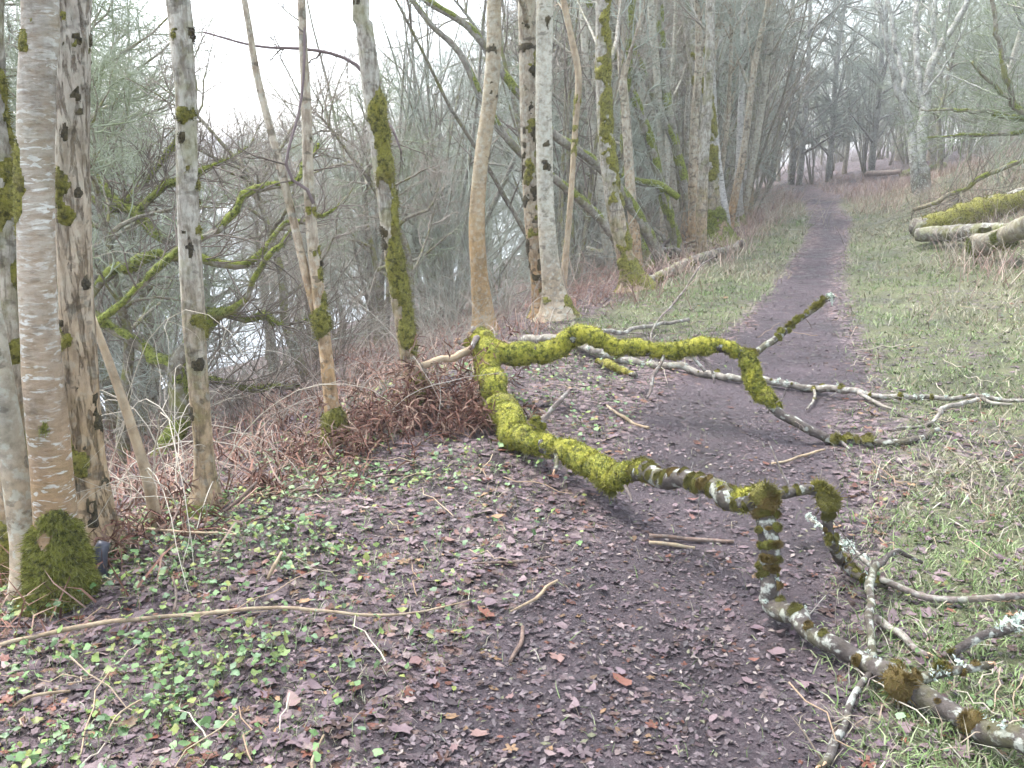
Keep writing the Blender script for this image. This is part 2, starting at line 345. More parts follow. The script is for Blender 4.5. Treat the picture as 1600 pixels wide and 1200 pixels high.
def build_water():
    m, nt, b = new_mat('lake_water'); b.inputs['Base Color'].default_value = (0.30, 0.33, 0.36, 1); b.inputs['Roughness'].default_value = 0.12; b.inputs['IOR'].default_value = 1.33
    bump(nt, b, noise(nt, geo(nt, (1, 2.5, 1)), 1.2, 4, 0.6), 0.04, 0.05)
    y = np.linspace(-250, 380, 64); L = np.stack([edge_x(y) - 190, y, y * 0 + WATER], 1); R_ = np.stack([edge_x(y) - 15, y, y * 0 + WATER], 1)
    V = np.stack([L, R_], 1).reshape(-1, 3); i = np.arange(63) * 2; Q = np.stack([i, i + 1, i + 3, i + 2], 1)
    o = link('lake_water', mesh('lake_water', V, [Q], m)); tag(o, 'pale still lake water below the slope', None, None, 'structure')
build_water()

# ------------------------------------------------------------------ leaves, herbs, grass
def outline(kind):
    if kind == 'oak':
        a = np.linspace(0, 2 * math.pi, 12, endpoint=False); r = 0.5 * (1 + 0.2 * np.cos(6 * a) + 0.1 * np.sin(3 * a + 1)); return np.stack([r * np.sin(a) * 0.62, -r * np.cos(a)], 1)
    if kind == 'maple':
        a = np.linspace(0, 2 * math.pi, 15, endpoint=False); r = 0.36 + 0.15 * np.cos(5 * (a - math.pi)) + 0.05 * np.sin(2 * a + 1) * (np.abs(a - 0) > 0.2); return np.stack([r * np.sin(a), -r * np.cos(a)], 1)
    if kind == 'herb':
        a = np.linspace(0, 2 * math.pi, 12, endpoint=False); r = 0.42 + 0.09 * np.cos(4 * a + 0.6) - 0.22 * np.exp(-((np.minimum(a, 2 * math.pi - a)) / 0.4) ** 2); return np.stack([r * np.sin(a), -r * np.cos(a)], 1)
    a = np.linspace(0, 2 * math.pi, 8, endpoint=False); return np.stack([0.27 * np.sin(a) * (1 - 0.25 * np.cos(a)) + 0.06 * np.cos(a) ** 2, -0.56 * np.cos(a) * (0.8 + 0.2 * np.abs(np.cos(a)))], 1)
def leaf_base(kind, curl=0.25, fold=0.15):
    o = outline(kind); V = np.concatenate([[[0, 0, 0]], np.concatenate([o, np.zeros((len(o), 1))], 1)])
    V[:, 2] = curl * (V[:, 1] ** 2) * 1.2 + fold * np.abs(V[:, 0]) + 0.05 * np.sin(V[:, 0] * 9 + V[:, 1] * 7)
    n = len(o); k = np.arange(n); return V, np.stack([0 * k, k + 1, (k + 1) % n + 1], 1)
def basis(n, tilt):
    up = nrm(np.concatenate([rng.normal(0, tilt, (n, 2)), np.ones((n, 1))], 1)); yaw = rng.uniform(0, 2 * math.pi, n)
    f = np.stack([np.cos(yaw), np.sin(yaw), 0 * yaw], 1); X = nrm(np.cross(f, up)); Y = np.cross(up, X); return X, Y, up
def lay(base, pos, size, tilt):
    V, Fc = base; n = len(pos); X, Y, U = basis(n, tilt); s = size[:, None, None]; cu = rng.uniform(-1.2, 1.6, (n, 1, 1))
    P = pos[:, None] + s * (V[None, :, :1] * X[:, None] + V[None, :, 1:2] * Y[:, None] + V[None, :, 2:] * cu * U[:, None])
    return P.reshape(-1, 3), [(Fc[None] + (np.arange(n) * len(V))[:, None, None]).reshape(-1, 3)], len(V)
def sample(n, r0, r1, pw=1.0, a=0.72):
    r = r0 * (r1 / r0) ** (rng.uniform(0, 1, n) ** pw); t = rng.uniform(-a, a, n); return r * np.sin(t), r * np.cos(t)
DEAD = np.array([(0.185, 0.130, 0.138), (0.14, 0.098, 0.108), (0.23, 0.165, 0.168), (0.095, 0.068, 0.074), (0.165, 0.115, 0.13), (0.28, 0.21, 0.195), (0.13, 0.080, 0.065), (0.18, 0.070, 0.045), (0.28, 0.17, 0.09)])
DEADP = np.array([0.17, 0.15, 0.10, 0.16, 0.12, 0.05, 0.14, 0.07, 0.04])
GREEN = np.array([(0.10, 0.19, 0.055), (0.15, 0.26, 0.09), (0.07, 0.13, 0.045), (0.19, 0.27, 0.07), (0.16, 0.25, 0.13), (0.22, 0.25, 0.06)])
rng = np.random.default_rng(21)
M_LIT = attr_mat('dead_leaf', 0.5, 0.25, 0.55); M_GRN = attr_mat('green_leaf', 0.5, 0.4, 0.3); M_BLADE = attr_mat('grass_blade', 0.75, 0.2, 0.15)
def litter():
    parts, cols = [], []
    for kind, n in (('oak', 15500), ('maple', 8000), ('oval', 17000)):
        x, y = sample(n, 1.6, 16, 0.8); pm = path_mask(x, y); gm = grass_mask(x, y)
        pt = sm(0.36, 0.54, fbm(np.stack([x, y, x * 0], -1) * 1.15, 91)); keep = rng.uniform(0, 1, n) < (1 - pm * (0.75 - 0.8 * pt)) * (1 - 0.55 * gm); x, y, pm = x[keep], y[keep], pm[keep]; n = len(x)
        size = (0.013 + 0.052 * rng.uniform(0, 1, n) ** 2.2) * (1 - 0.55 * pm * rng.uniform(0.3, 1, n)) * (1.25 if kind == 'maple' else 1)
        pos = np.stack([x, y, terrain(x, y) + rng.uniform(0.001, 0.009, n)], 1)
        V, f, m = lay(leaf_base(kind, 0.3, 0.2), pos, size, 0.13); parts.append((V, f))
        cc = DEAD[rng.choice(len(DEAD), n, p=DEADP)] * rng.uniform(0.5, 1.35, (n, 1)) * (1 - 0.25 * pm[:, None]); cols.append(np.repeat(cc, m, 0))
    n = 80000; x, y = sample(n, 1.5, 16, 0.75); pm = path_mask(x, y); k = rng.uniform(0, 1, n) < 0.45 + 0.55 * pm; x, y = x[k], y[k]; n = len(x)
    chip = (np.array([(-0.5, 0, 0), (0, -0.28, 0.12), (0.5, 0.05, 0), (0.05, 0.3, 0.1)]), np.array([(0, 1, 2), (0, 2, 3)]))
    V, f, m = lay(chip, np.stack([x, y, terrain(x, y) + rng.uniform(0.001, 0.008, n)], 1), 0.007 + 0.028 * rng.uniform(0, 1, n) ** 2, 0.25); parts.append((V, f))
    cc = np.array([(0.10, 0.08, 0.085), (0.19, 0.15, 0.155), (0.05, 0.042, 0.045), (0.30, 0.25, 0.22), (0.14, 0.11, 0.12), (0.17, 0.17, 0.10)])[rng.choice(6, n, p=(0.27, 0.27, 0.22, 0.07, 0.12, 0.05))] * rng.uniform(0.7, 1.2, (n, 1)); cols.append(np.repeat(cc, m, 0))
    V, f = join(parts); o = link('leaf_litter', mesh('leaf_litter', V, f, M_LIT, False, np.concatenate(cols))); tag(o, 'purple brown fallen leaves covering path and verge', 'leaf litter', None, 'stuff')
    mats = rand_mat('dead_leaf_single', 0.5, 0.25, *[(k / 8, tuple(DEAD[i])) for k, i in enumerate((0, 2, 4, 1, 5, 7, 2, 0, 3))])
    ms = [mesh('leaf', V0, [F0], mats, False) for V0, F0 in (leaf_base('oak', 0.3), leaf_base('maple', -0.3, 0.2), leaf_base('oval', 0.5), leaf_base('oak', -0.4, 0.25))]
    x, y = sample(900, 2.1, 5.2, 0.8, 0.55); ok = (np.abs(x / y) < 0.6) & (rng.uniform(0, 1, 900) > 0.4 * grass_mask(x, y)) & (rng.uniform(0, 1, 900) > 0.65 * path_mask(x, y)); x, y = x[ok][:290], y[ok][:290]
    for i in range(len(x)):
        q = link('leaf', ms[i % 4], o, (x[i], y[i], float(terrain(x[i], y[i])) + 0.011)); q.rotation_euler = (rng.normal(0, 0.12), rng.normal(0, 0.12), rng.uniform(0, 6.28)); s = 0.035 + 0.045 * rng.uniform() ** 1.8; q.scale = (s, s, s)
litter()
def verge_mask(x, y):                                      # where the low green herbs grow
    d = dist_edge(x, y); r = dist_path(x, y); q = np.stack([x, y, x * 0], -1)
    return sm(-0.5, -1.2, r) * sm(1.0, 0.1, d) * (0.12 + 0.88 * sm(0.40, 0.60, fbm(q * 1.9, 51))) * sm(9.5, 6, y)
def herbs():
    parts, cols, stems = [], [], []
    for kind, n in (('herb', 34000), ('oval', 9000)):
        x, y = sample(n, 2.0, 10, 0.85); x = x - 0.3; v = verge_mask(x, y) + 0.04 * (1 - path_mask(x, y)); k = rng.uniform(0, 1, n) < v; x, y = x[k], y[k]; n = len(x)
        h = rng.uniform(0.01, 0.065, n); pos = np.stack([x, y, terrain(x, y) + h], 1)
        V, f, m = lay(leaf_base(kind, 0.15, 0.3), pos, 0.010 + 0.028 * rng.uniform(0, 1, n) ** 1.5, 0.45); parts.append((V, f))
        cols.append(np.repeat(GREEN[rng.integers(0, 6, n)] * rng.uniform(0.7, 1.15, (n, 1)), m, 0))
        b = pos + np.stack([rng.normal(0, 0.02, n), rng.normal(0, 0.02, n), -h - 0.01], 1)
        sv, sf = tubes(np.stack([b, pos], 1), np.full((n, 2), 0.0008), 3); stems.append((sv, sf)); 
    V, f = join(parts + stems); ns = sum(len(s[0]) for s in stems); cols.append(np.tile([[0.2, 0.24, 0.1]], (ns, 1)))
    o = link('ground_ivy', mesh('ground_ivy', V, f, M_GRN, False, np.concatenate(cols))); tag(o, 'low green herb leaves growing through the leaf litter', 'herbs', None, 'stuff')
    gm = rand_mat('green_leaf_single', 0.5, 0.4, *[(k / 5, tuple(GREEN[k])) for k in range(6)])
    ms = [mesh('leaf', *[(V0, [F0])][0], gm, False) for V0, F0 in (leaf_base('herb', 0.2, 0.25), leaf_base('herb', -0.2, 0.35), leaf_base('oval', 0.3, 0.3))]
    x, y = sample(3000, 2.2, 5.5, 0.8, 0.62); k = (rng.uniform(0, 1, 3000) < verge_mask(x, y)) & (np.abs(x / y) < 0.58); x, y = x[k][:280], y[k][:280]
    for i in range(len(x)):
        q = link('leaf', ms[i % 3], o, (x[i], y[i], float(terrain(x[i], y[i])) + rng.uniform(0.03, 0.075))); q.rotation_euler = (rng.normal(0, 0.35), rng.normal(0, 0.35), rng.uniform(0, 6.28)); s = rng.uniform(0.018, 0.042); q.scale = (s, s, s)
herbs()
def blades(x, y, h, w, lean, cols):
    n = len(x); b = np.stack([x, y, terrain(x, y) - 0.005], 1); a = rng.uniform(0, 2 * math.pi, n); s = np.stack([np.cos(a), np.sin(a), 0 * a], 1) * w[:, None]
    d = np.stack([rng.normal(0, 1, n) * lean, rng.normal(0, 1, n) * lean, np.ones(n)], 1); d = nrm(d); g = np.stack([rng.normal(0, 0.35, n), rng.normal(0, 0.35, n), -0.45 * np.minimum(lean * 1.2, 1.0) - rng.uniform(0, 0.3, n)], 1)
    m = b + d * h[:, None] * 0.55; t = m + nrm(d + g) * h[:, None] * 0.5
    V = np.stack([b - s, b + s, m + s * 0.7, m - s * 0.7, t], 1).reshape(-1, 3); i = (np.arange(n) * 5)[:, None]
    return (V, [i + np.array([0, 1, 2, 3]), i + np.array([3, 2, 4])]), np.repeat(cols, 5, 0)
GR = np.array([(0.16, 0.24, 0.085), (0.23, 0.31, 0.135), (0.33, 0.37, 0.21), (0.13, 0.19, 0.07)]); ST = np.array([(0.40, 0.37, 0.27), (0.33, 0.29, 0.21), (0.45, 0.43, 0.34), (0.28, 0.22, 0.16)])
def tuft_sample(n, r0, r1, pw, a, spread, per=9):
    k = n // per; x, y = sample(k, r0, r1, pw, a); x = np.repeat(x, per) + rng.normal(0, spread, k * per); y = np.repeat(y, per) + rng.normal(0, spread, k * per); return x, y
def grass():
    out, cols = [], []
    x, y = tuft_sample(360000, 1.8, 26, 0.78, 0.62, 0.04, 15); g = grass_mask(x, y); k = rng.uniform(0, 1, len(x)) < g * 0.75; x, y = x[k], y[k]; n = len(x)
    q = np.stack([x, y, x * 0], -1); st = rng.uniform(0, 1, n) < np.clip(0.04 + 1.8 * (fbm(q * 0.9, 61) - 0.58) + 0.032 * np.maximum(y - 3, 0), 0.05, 0.7)
    cc = np.where(st[:, None], ST[rng.integers(0, 4, n)], GR[rng.integers(0, 4, n)]) * rng.uniform(0.7, 1.15, (n, 1))
    vf, c2 = blades(x, y, rng.uniform(0.02, 0.085, n) * (1 + 0.02 * y) * (1 + 0.9 * st), rng.uniform(0.0014, 0.003, n) * (1 + 0.05 * y), 0.9, cc); out.append(vf); cols.append(c2)
    x, y = tuft_sample(44000, 1.8, 9, 0.8, 0.62, 0.025, 6); k = rng.uniform(0, 1, len(x)) < (0.42 * (1 - path_mask(x, y)) + 0.05); x, y = x[k], y[k]; n = len(x)
    cc = np.where(rng.uniform(0, 1, (n, 1)) < 0.45, ST[rng.integers(0, 4, n)], GR[rng.integers(0, 4, n)]) * rng.uniform(0.7, 1.1, (n, 1))
    vf, c2 = blades(x, y, rng.uniform(0.02, 0.08, n), rng.uniform(0.001, 0.002, n), 0.8, cc); out.append(vf); cols.append(c2)
    V, f = join(out); o = link('grass', mesh('grass', V, f, M_BLADE, False, np.concatenate(cols))); tag(o, 'short green and straw grass on the verges beside the path', 'grass', None, 'stuff')
    # tall pale dead grass on the bank to the right and along the path further off
    out, cols = [], []
    x, y = tuft_sample(110000, 8, 50, 0.75, 0.62, 0.1, 12); r = dist_path(x, y); d = dist_edge(x, y)
    pr = 1.2 * sm(0.45, 0.8, np.abs(r)) * sm(20, 26, y) * sm(3, 2, d) + sm(1.3, 2.3, r) * sm(8, 12, y) * (1 - 0.5 * sm(6, 12, r)) + sm(-0.9, -1.3, r) * sm(0.8, 0, d) * sm(10, 15, y) * 0.8
    k = rng.uniform(0, 1, len(x)) < pr * 0.85; x, y = x[k], y[k]; n = len(x)
    cc = np.array([(0.46, 0.37, 0.30), (0.40, 0.30, 0.25), (0.52, 0.45, 0.36), (0.33, 0.22, 0.18)])[rng.integers(0, 4, n)] * rng.uniform(0.7, 1.15, (n, 1))
    vf, c2 = blades(x, y, rng.uniform(0.15, 0.55, n), rng.uniform(0.0025, 0.006, n) , 0.5, cc); out.append(vf); cols.append(c2)
    V, f = join(out); o = link('dead_grass', mesh('dead_grass', V, f, M_BLADE, False, np.concatenate(cols))); tag(o, 'tall pale dead grass on the bank beside the path', 'dead grass', None, 'stuff')
    # thin dead stems and brown bracken litter over the slope and the bank
    out, cols = [], []
    x, y = tuft_sample(52000, 3, 34, 0.8, 0.72, 0.12, 8); d = dist_edge(x, y); r = dist_path(x, y)
    k = rng.uniform(0, 1, len(x)) < (sm(-0.5, 0.5, d) * sm(13, 9, d) * 0.7 + sm(2.6, 4.5, r) * sm(9, 13, y) * 0.8); x, y = x[k], y[k]; n = len(x)
    cc = np.array([(0.24, 0.13, 0.095), (0.32, 0.21, 0.16), (0.19, 0.10, 0.075), (0.40, 0.30, 0.24)])[rng.integers(0, 4, n)] * rng.uniform(0.7, 1.15, (n, 1))
    vf, c2 = blades(x, y, rng.uniform(0.08, 0.32, n), rng.uniform(0.003, 0.007, n), 1.0, cc); out.append(vf); cols.append(c2)
    V, f = join(out); o = link('bracken_litter', mesh('bracken_litter', V, f, M_BLADE, False, np.concatenate(cols))); tag(o, 'reddish brown bracken litter over the slope and bank', 'bracken', None, 'stuff')
rng = np.random.default_rng(22)
grass()

# ------------------------------------------------------------------ trees along the edge of the slope
rng = np.random.default_rng(31)
B_DASH = bark('bark_smooth_banded', (0.39, 0.36, 0.30), (0.24, 0.17, 0.10), (0.34, 0.225, 0.125), (0.1, 1.9), (1, 1, 3.2), 16, 0.25, 0.08, 0.0, 0.8, 0, 0.95)
B_FISS = bark('bark_fissured', (0.45, 0.41, 0.34), (0.12, 0.085, 0.05), (0.45, 0.33, 0.20), (0.3, 2.1), (1, 1, 0.3), 22, 0.5, 0.05, 0.15, 1.0, 0.75)
B_MOTT = bark('bark_mottled_grey', (0.44, 0.42, 0.36), (0.12, 0.09, 0.055), (0.42, 0.31, 0.19), (0.1, 1.6), (1, 1, 0.6), 26, 0.5, 0.35, 0.2, 0.7, 0.45)
B_ORNG = bark('bark_orange_smooth', (0.38, 0.34, 0.25), (0.27, 0.19, 0.10), (0.40, 0.265, 0.13), (0.5, 2.3), (1, 1, 1.4), 20, 0.25, 0.08, 0.25, 0.7)
B_PINK = bark('bark_peeling', (0.46, 0.41, 0.32), (0.14, 0.095, 0.055), (0.47, 0.31, 0.165), (0.2, 1.6), (1, 1, 0.5), 24, 0.65, 0.12, 0.3, 0.6, 0.3)
B_PALE = bark('bark_pale_grey', (0.48, 0.46, 0.38), (0.22, 0.19, 0.14), (0.46, 0.37, 0.26), (0.0, 1.3), (1, 1, 1.4), 18, 0.5, 0.08, 0.4, 0.4)
B_LICH = bark('bark_lichen_white', (0.42, 0.415, 0.385), (0.09, 0.08, 0.065), (0.25, 0.23, 0.2), (0.0, 1.0), (1, 1, 0.5), 7, 0.5, 0.2, 0.75, 0.6)
B_MOSS = bark('bark_mossy', (0.22, 0.20, 0.15), (0.08, 0.065, 0.045), (0.22, 0.18, 0.11), (0.0, 1.2), (1, 1, 0.6), 16, 0.3, 0.65, 0.25, 0.6)
B_BIRCH = bark('bark_birch', (0.60, 0.585, 0.55), (0.14, 0.12, 0.10), (0.46, 0.42, 0.36), (0.0, 1.0), (1, 1, 3.5), 14, 0.5, 0.05, 0.3, 0.4)
B_GREY = bark('bark_dull_grey', (0.27, 0.25, 0.21), (0.10, 0.085, 0.065), (0.25, 0.22, 0.16), (0.0, 1.2), (1, 1, 0.5), 18, 0.3, 0.3, 0.25, 0.5)
B_POLE = bark('bark_bare_pole', (0.44, 0.36, 0.25), (0.28, 0.20, 0.12), (0.42, 0.33, 0.22), (0.2, 1.0), (1, 1, 0.4), 20, 0.2, 0.05, 0.1, 0.3)
MOSS_OLIVE = moss_mat('moss_olive', (0.22, 0.215, 0.04), (0.15, 0.15, 0.035), (0.31, 0.28, 0.065))
MOSS_GREEN = moss_mat('moss_green', (0.20, 0.24, 0.04), (0.12, 0.15, 0.03), (0.30, 0.31, 0.07))
MOSS_FOOT = moss_mat('moss_foot', (0.26, 0.27, 0.045), (0.15, 0.16, 0.03), (0.36, 0.35, 0.075), 30)
MOSS_DARK = moss_mat('moss_dark', (0.05, 0.042, 0.03), (0.09, 0.075, 0.035), (0.12, 0.10, 0.05))
TW_GREY = twig_mat('twig_lichen_grey', (0.25, 0.265, 0.22), (0.36, 0.395, 0.335), (0.46, 0.51, 0.44))
TW_DARK = twig_mat('twig_dark', (0.10, 0.085, 0.07), (0.17, 0.145, 0.12), (0.22, 0.20, 0.17))
TW_GREEN = twig_mat('twig_mossy', (0.20, 0.235, 0.135), (0.31, 0.355, 0.25), (0.43, 0.48, 0.40), moss=0.45)
TW_BROWN = twig_mat('twig_brown', (0.21, 0.18, 0.15), (0.32, 0.285, 0.24), (0.41, 0.385, 0.33))
TW_RED = twig_mat('twig_reddish', (0.20, 0.115, 0.095), (0.30, 0.20, 0.165), (0.40, 0.31, 0.26))
TW_PALE = twig_mat('twig_pale', (0.34, 0.30, 0.23), (0.46, 0.42, 0.34), (0.52, 0.49, 0.42))

def crown_of(P, R, lo, limbs, L1, r1=0.035, k2=6, k3=5, up=0.06):
    P1, R1 = grow(P[None], R[None], limbs, lo, 0.98, L1, (0.5, 1.2), 7, 0.14, up, r1)
    P2, R2 = grow(P1, R1, k2, 0.3, 1.0, (L1[0] * 0.35, L1[1] * 0.4), (0.4, 1.1), 5, 0.2, 0.03, r1 * 0.4)
    P3, R3 = grow(P2, R2, k3, 0.2, 1.0, (0.2, 0.6), (0.4, 1.1), 4, 0.25, 0.0, r1 * 0.14)
    return join([tubes(P1, R1, 6), tubes(P2, R2, 4)]), tubes(P3, R3, 3)
def edge_tree(name, label, stems, mat, sides=22, top=8.5, moss=(), y=None, limbs=9, ridge=0.0, amp=0.08, flare=1.25, base_h=None, twig=TW_GREY, group=None, cat='tree', grow_top=True, seed=0):
    """stems: lists of (u, v, width) read from the photograph, lowest point first; the tree stands on the ground there"""
    u, v, w = stems[0][0]; base = hit(u, v); yb = y if y else base[1]
    base = np.array([base[0], base[1], base[2]]); o = root(name, label, cat, base, group)
    for si, st in enumerate(stems):
        pts = []
        for (uu, vv, ww) in st:
            p = at_y(uu, vv, yb + (0.0 if si == 0 else 0.02)); t = p[1] / ray(uu, vv)[1]; pts.append([*p, ww * t / F / 2])
        pts = np.array(pts)
        if si == 0:
            pts = np.concatenate([[[pts[0][0], pts[0][1], pts[0][2] - 0.25, pts[0][3] * flare * 1.15]], pts]); pts[1, 3] *= flare
        if grow_top:
            d = nrm(pts[-1, :3] - pts[-2, :3]); d = nrm(d + np.array([0, 0, 0.6])); h = pts[-1, 2]; n = 4
            for k in range(1, n + 1):
                f = k / n; pts = np.concatenate([pts, [[*(pts[-1, :3] + d * max(0.4, (top - h) / n) + np.append(rng.normal(0, 0.1, 2), 0)), pts[-1, 3] * (0.86 if k < 4 else 0.5)]]])
        L = np.linalg.norm(np.diff(pts[:, :3], axis=0), axis=1).sum(); sp_ = spline(pts, int(np.clip(L * 16, 30, 130)) if ridge else int(np.clip(L * 9, 24, 80)))
        P, R = sp_[:, :3], np.maximum(sp_[:, 3], 0.004)
        if si == 0 and grow_top: R = R * (1 + 0.45 * np.exp(-np.maximum(P[:, 2] - base[2], -0.05) / 0.09))
        part('trunk', lumpy(P, R, sides, amp, 7.0, seed + si, True, ridge), mat, o, base)
        if grow_top and limbs:
            i0 = int(np.argmax(P[:, 2] > pts[len(st) - 1, 2])) / len(P)
            lm, tw = crown_of(P, R, max(0.3, i0), limbs, (1.0, 2.2), min(0.035, R[len(R) // 2] * 0.4)); cr = part('crown', lm, mat, o, base); part('twigs', tw, twig, cr, base)['kind'] = 'stuff'
        for k, ms in enumerate(moss):
            if ms.get('stem', 0) != si: continue
            z = P[:, 2] - base[2]; cov = np.zeros(len(P))
            for (z0, z1, cvr) in ms['bands']: rp = ms.get('ramp', 0.17); cov = np.maximum(cov, cvr * np.clip(np.minimum((z - z0) / 0.05, (z1 - z) / rp), 0, 1))
            lowp = z < 3.6; s2 = spline(np.concatenate([P, R[:, None], cov[:, None]], 1)[lowp], 300)
            vf = sleeve(s2[:, :3], s2[:, 3] * (1 + amp * 0.55), 44, s2[:, 4], ms.get('thick', 0.012), seed + k * 7 + 3, ms.get('freq', 7), ms.get('dir'), ms.get('bamt', 0.35), ms.get('fuzz', 900), ms.get('fl', 0.012), ms.get('fw', 0.0018), 0.4, ms.get('stretch', (1, 1, 1)))
            if vf: part('moss', vf, ms.get('mat', MOSS_OLIVE), o, base)
    return o
RT = (0.85, -0.5, 0.1); FR = (0.2, -1, 0)
edge_tree('tree', 'smooth banded tan and cream trunk with mossy foot at the far left', [[(95, 935, 66), (89, 830, 64), (80, 725, 63), (62, 520, 57), (55, 300, 55), (58, 100, 55), (62, -10, 54)]], B_DASH, 30, moss=[
    dict(bands=[(-0.2, 0.46, 0.82)], ramp=0.28, thick=0.022, fuzz=16000, fl=0.02, fw=0.0022, mat=MOSS_FOOT, dir=(0.7, -0.6, 0.3), bamt=0.35, freq=10), dict(bands=[(1.25, 1.7, 0.40)], thick=0.01, dir=(-0.7, -0.7, 0), bamt=0.5, fuzz=500)], seed=1, flare=1.08)
edge_tree('tree', 'thick fissured tan trunk with dark spots just behind the banded trunk', [[(143, 858, 68), (135, 725, 58), (126, 600, 54), (118, 450, 52), (113, 250, 52), (115, 60, 52), (116, -10, 52)]], B_FISS, 40, ridge=0.05, moss=[
    dict(bands=[(0.1, 2.6, 0.25)], thick=0.007, dir=(0.4, -0.9, 0), bamt=0.12, freq=17, mat=MOSS_DARK, fuzz=700, fl=0.006, stretch=(1, 1, 0.7)), dict(bands=[(0.3, 2.5, 0.24)], thick=0.010, dir=(-0.6, -0.8, 0), bamt=0.3, freq=8, fuzz=700)], seed=2)
edge_tree('tree', 'pale grey leaning trunk at the left edge beside the mossy foot', [[(50, 925, 40), (36, 820, 44), (18, 700, 42), (0, 590, 40), (-30, 420, 38), (-70, 200, 36)]], B_PALE, 18, y=3.45, top=6, limbs=4, seed=3)
edge_tree('tree', 'moss patched trunk half hidden at the left edge of the picture', [[(8, 985, 50), (14, 800, 44), (16, 600, 40), (12, 430, 40), (2, 250, 36), (-12, 60, 34)]], B_MOTT, 20, y=3.7, moss=[dict(bands=[(-0.2, 0.3, 0.85), (0.2, 2.0, 0.33)], thick=0.014, dir=RT, bamt=0.2, fuzz=2500, fl=0.02, mat=MOSS_OLIVE)], limbs=5, seed=4)
edge_tree('tree', 'slim grey tan trunk with spots and a small mossy foot left of the lake gap', [[(323, 792, 32), (318, 700, 29), (310, 600, 32), (300, 450, 36), (293, 300, 33), (290, 150, 32), (281, 40, 36), (277, -10, 38)]], B_MOTT, 24, moss=[
    dict(bands=[(-0.2, 0.13, 0.85)], thick=0.014, fuzz=1500, fl=0.016, mat=MOSS_GREEN), dict(bands=[(0.2, 0.45, 0.38), (0.75, 1.05, 0.45), (1.2, 2.3, 0.30)], thick=0.008, dir=RT, bamt=0.2, fuzz=900, freq=9), dict(bands=[(0.2, 2.4, 0.26)], thick=0.006, mat=MOSS_DARK, freq=12, fuzz=500)], seed=5)
edge_tree('tree', 'thin peeling trunk with a bright mossy sock standing before the slope', [[(526, 692, 25), (518, 630, 23), (508, 540, 21), (492, 410, 19), (483, 300, 17), (478, 150, 15), (471, -10, 13)], [(492, 490, 12), (478, 430, 13), (455, 330, 13), (430, 230, 12), (402, 120, 11), (380, -10, 10)]], B_PINK, 18, moss=[
    dict(bands=[(-0.2, 0.28, 0.95), (0.62, 0.92, 0.85)], thick=0.014, fuzz=3500, fl=0.018, mat=MOSS_OLIVE), dict(bands=[(0.28, 2.2, 0.3)], thick=0.006, dir=RT, bamt=0.25, fuzz=500), dict(bands=[(0.95, 1.12, 0.62)], thick=0.008, mat=MOSS_DARK, fuzz=300, freq=12)], limbs=4, seed=6)
edge_tree('tree', 'grey trunk leaning left with moss down its right side above the bracken', [[(652, 628, 27), (640, 570, 26), (626, 480, 27), (612, 380, 28), (597, 260, 30), (580, 130, 30), (568, 30, 27), (564, -10, 26)]], B_MOTT, 22, moss=[
    dict(bands=[(-0.2, 2.0, 0.47)], thick=0.016, dir=(1, -0.15, 0), bamt=0.42, fuzz=3200, fl=0.02, mat=MOSS_OLIVE, freq=8, stretch=(1, 1, 0.8)), dict(bands=[(0.3, 2.6, 0.26)], thick=0.008, mat=MOSS_DARK, freq=9, fuzz=500)], seed=7)
edge_tree('tree', 'smooth orange tan trunk with a slight bend behind the fallen branch', [[(758, 520, 29), (749, 430, 27), (745, 350, 25), (751, 260, 23), (766, 150, 24), (772, 60, 23), (773, -10, 22)]], B_ORNG, 22, moss=[dict(bands=[(1.5, 3.0, 0.2)], thick=0.006, fuzz=150, freq=10, mat=MOSS_DARK)], seed=8, amp=0.05)
edge_tree('tree', 'spotted left stem of the close pair behind the fallen branch', [[(848, 496, 25), (840, 430, 23), (832, 350, 24), (826, 200, 26), (824, 60, 27), (824, -10, 27)]], B_PINK, 20, moss=[
    dict(bands=[(-0.2, 0.45, 0.5), (0.8, 2.8, 0.30)], thick=0.012, dir=RT, bamt=0.2, fuzz=800), dict(bands=[(0.2, 3, 0.34)], thick=0.012, mat=MOSS_DARK, freq=9, fuzz=700, bamt=0.2, dir=FR)], seed=9)
edge_tree('tree', 'pale grey right stem of the close pair behind the fallen branch', [[(870, 498, 40), (862, 430, 31), (854, 350, 27), (850, 200, 26), (850, 60, 26), (851, -10, 26)]], B_PALE, 20, moss=[dict(bands=[(-0.2, 0.4, 0.42)], thick=0.014, dir=RT, bamt=0.2, fuzz=900), dict(bands=[(1.2, 3.3, 0.27)], thick=0.01, mat=MOSS_DARK, freq=9, fuzz=500)], seed=10)
edge_tree('tree', 'thin bare tan sapling standing right of the pale pair', [[(878, 470, 11), (884, 400, 10), (891, 320, 9), (899, 200, 9), (904, 120, 11), (893, 60, 10), (878, -10, 10)]], B_POLE, 12, moss=[dict(bands=[(0.3, 3, 0.3)], thick=0.01, fuzz=300)], limbs=4, seed=11)
edge_tree('tree', 'mossy dark trunk curving up from a green foot by the pale fallen trunk', [[(992, 450, 33), (978, 405, 27), (958, 310, 26), (947, 220, 23), (942, 130, 22), (942, -10, 22)]], B_MOTT, 20, moss=[
    dict(bands=[(-0.2, 0.5, 0.62), (0.4, 3.6, 0.44)], thick=0.02, dir=RT, bamt=0.35, fuzz=3000, fl=0.025, mat=MOSS_OLIVE)], seed=12)
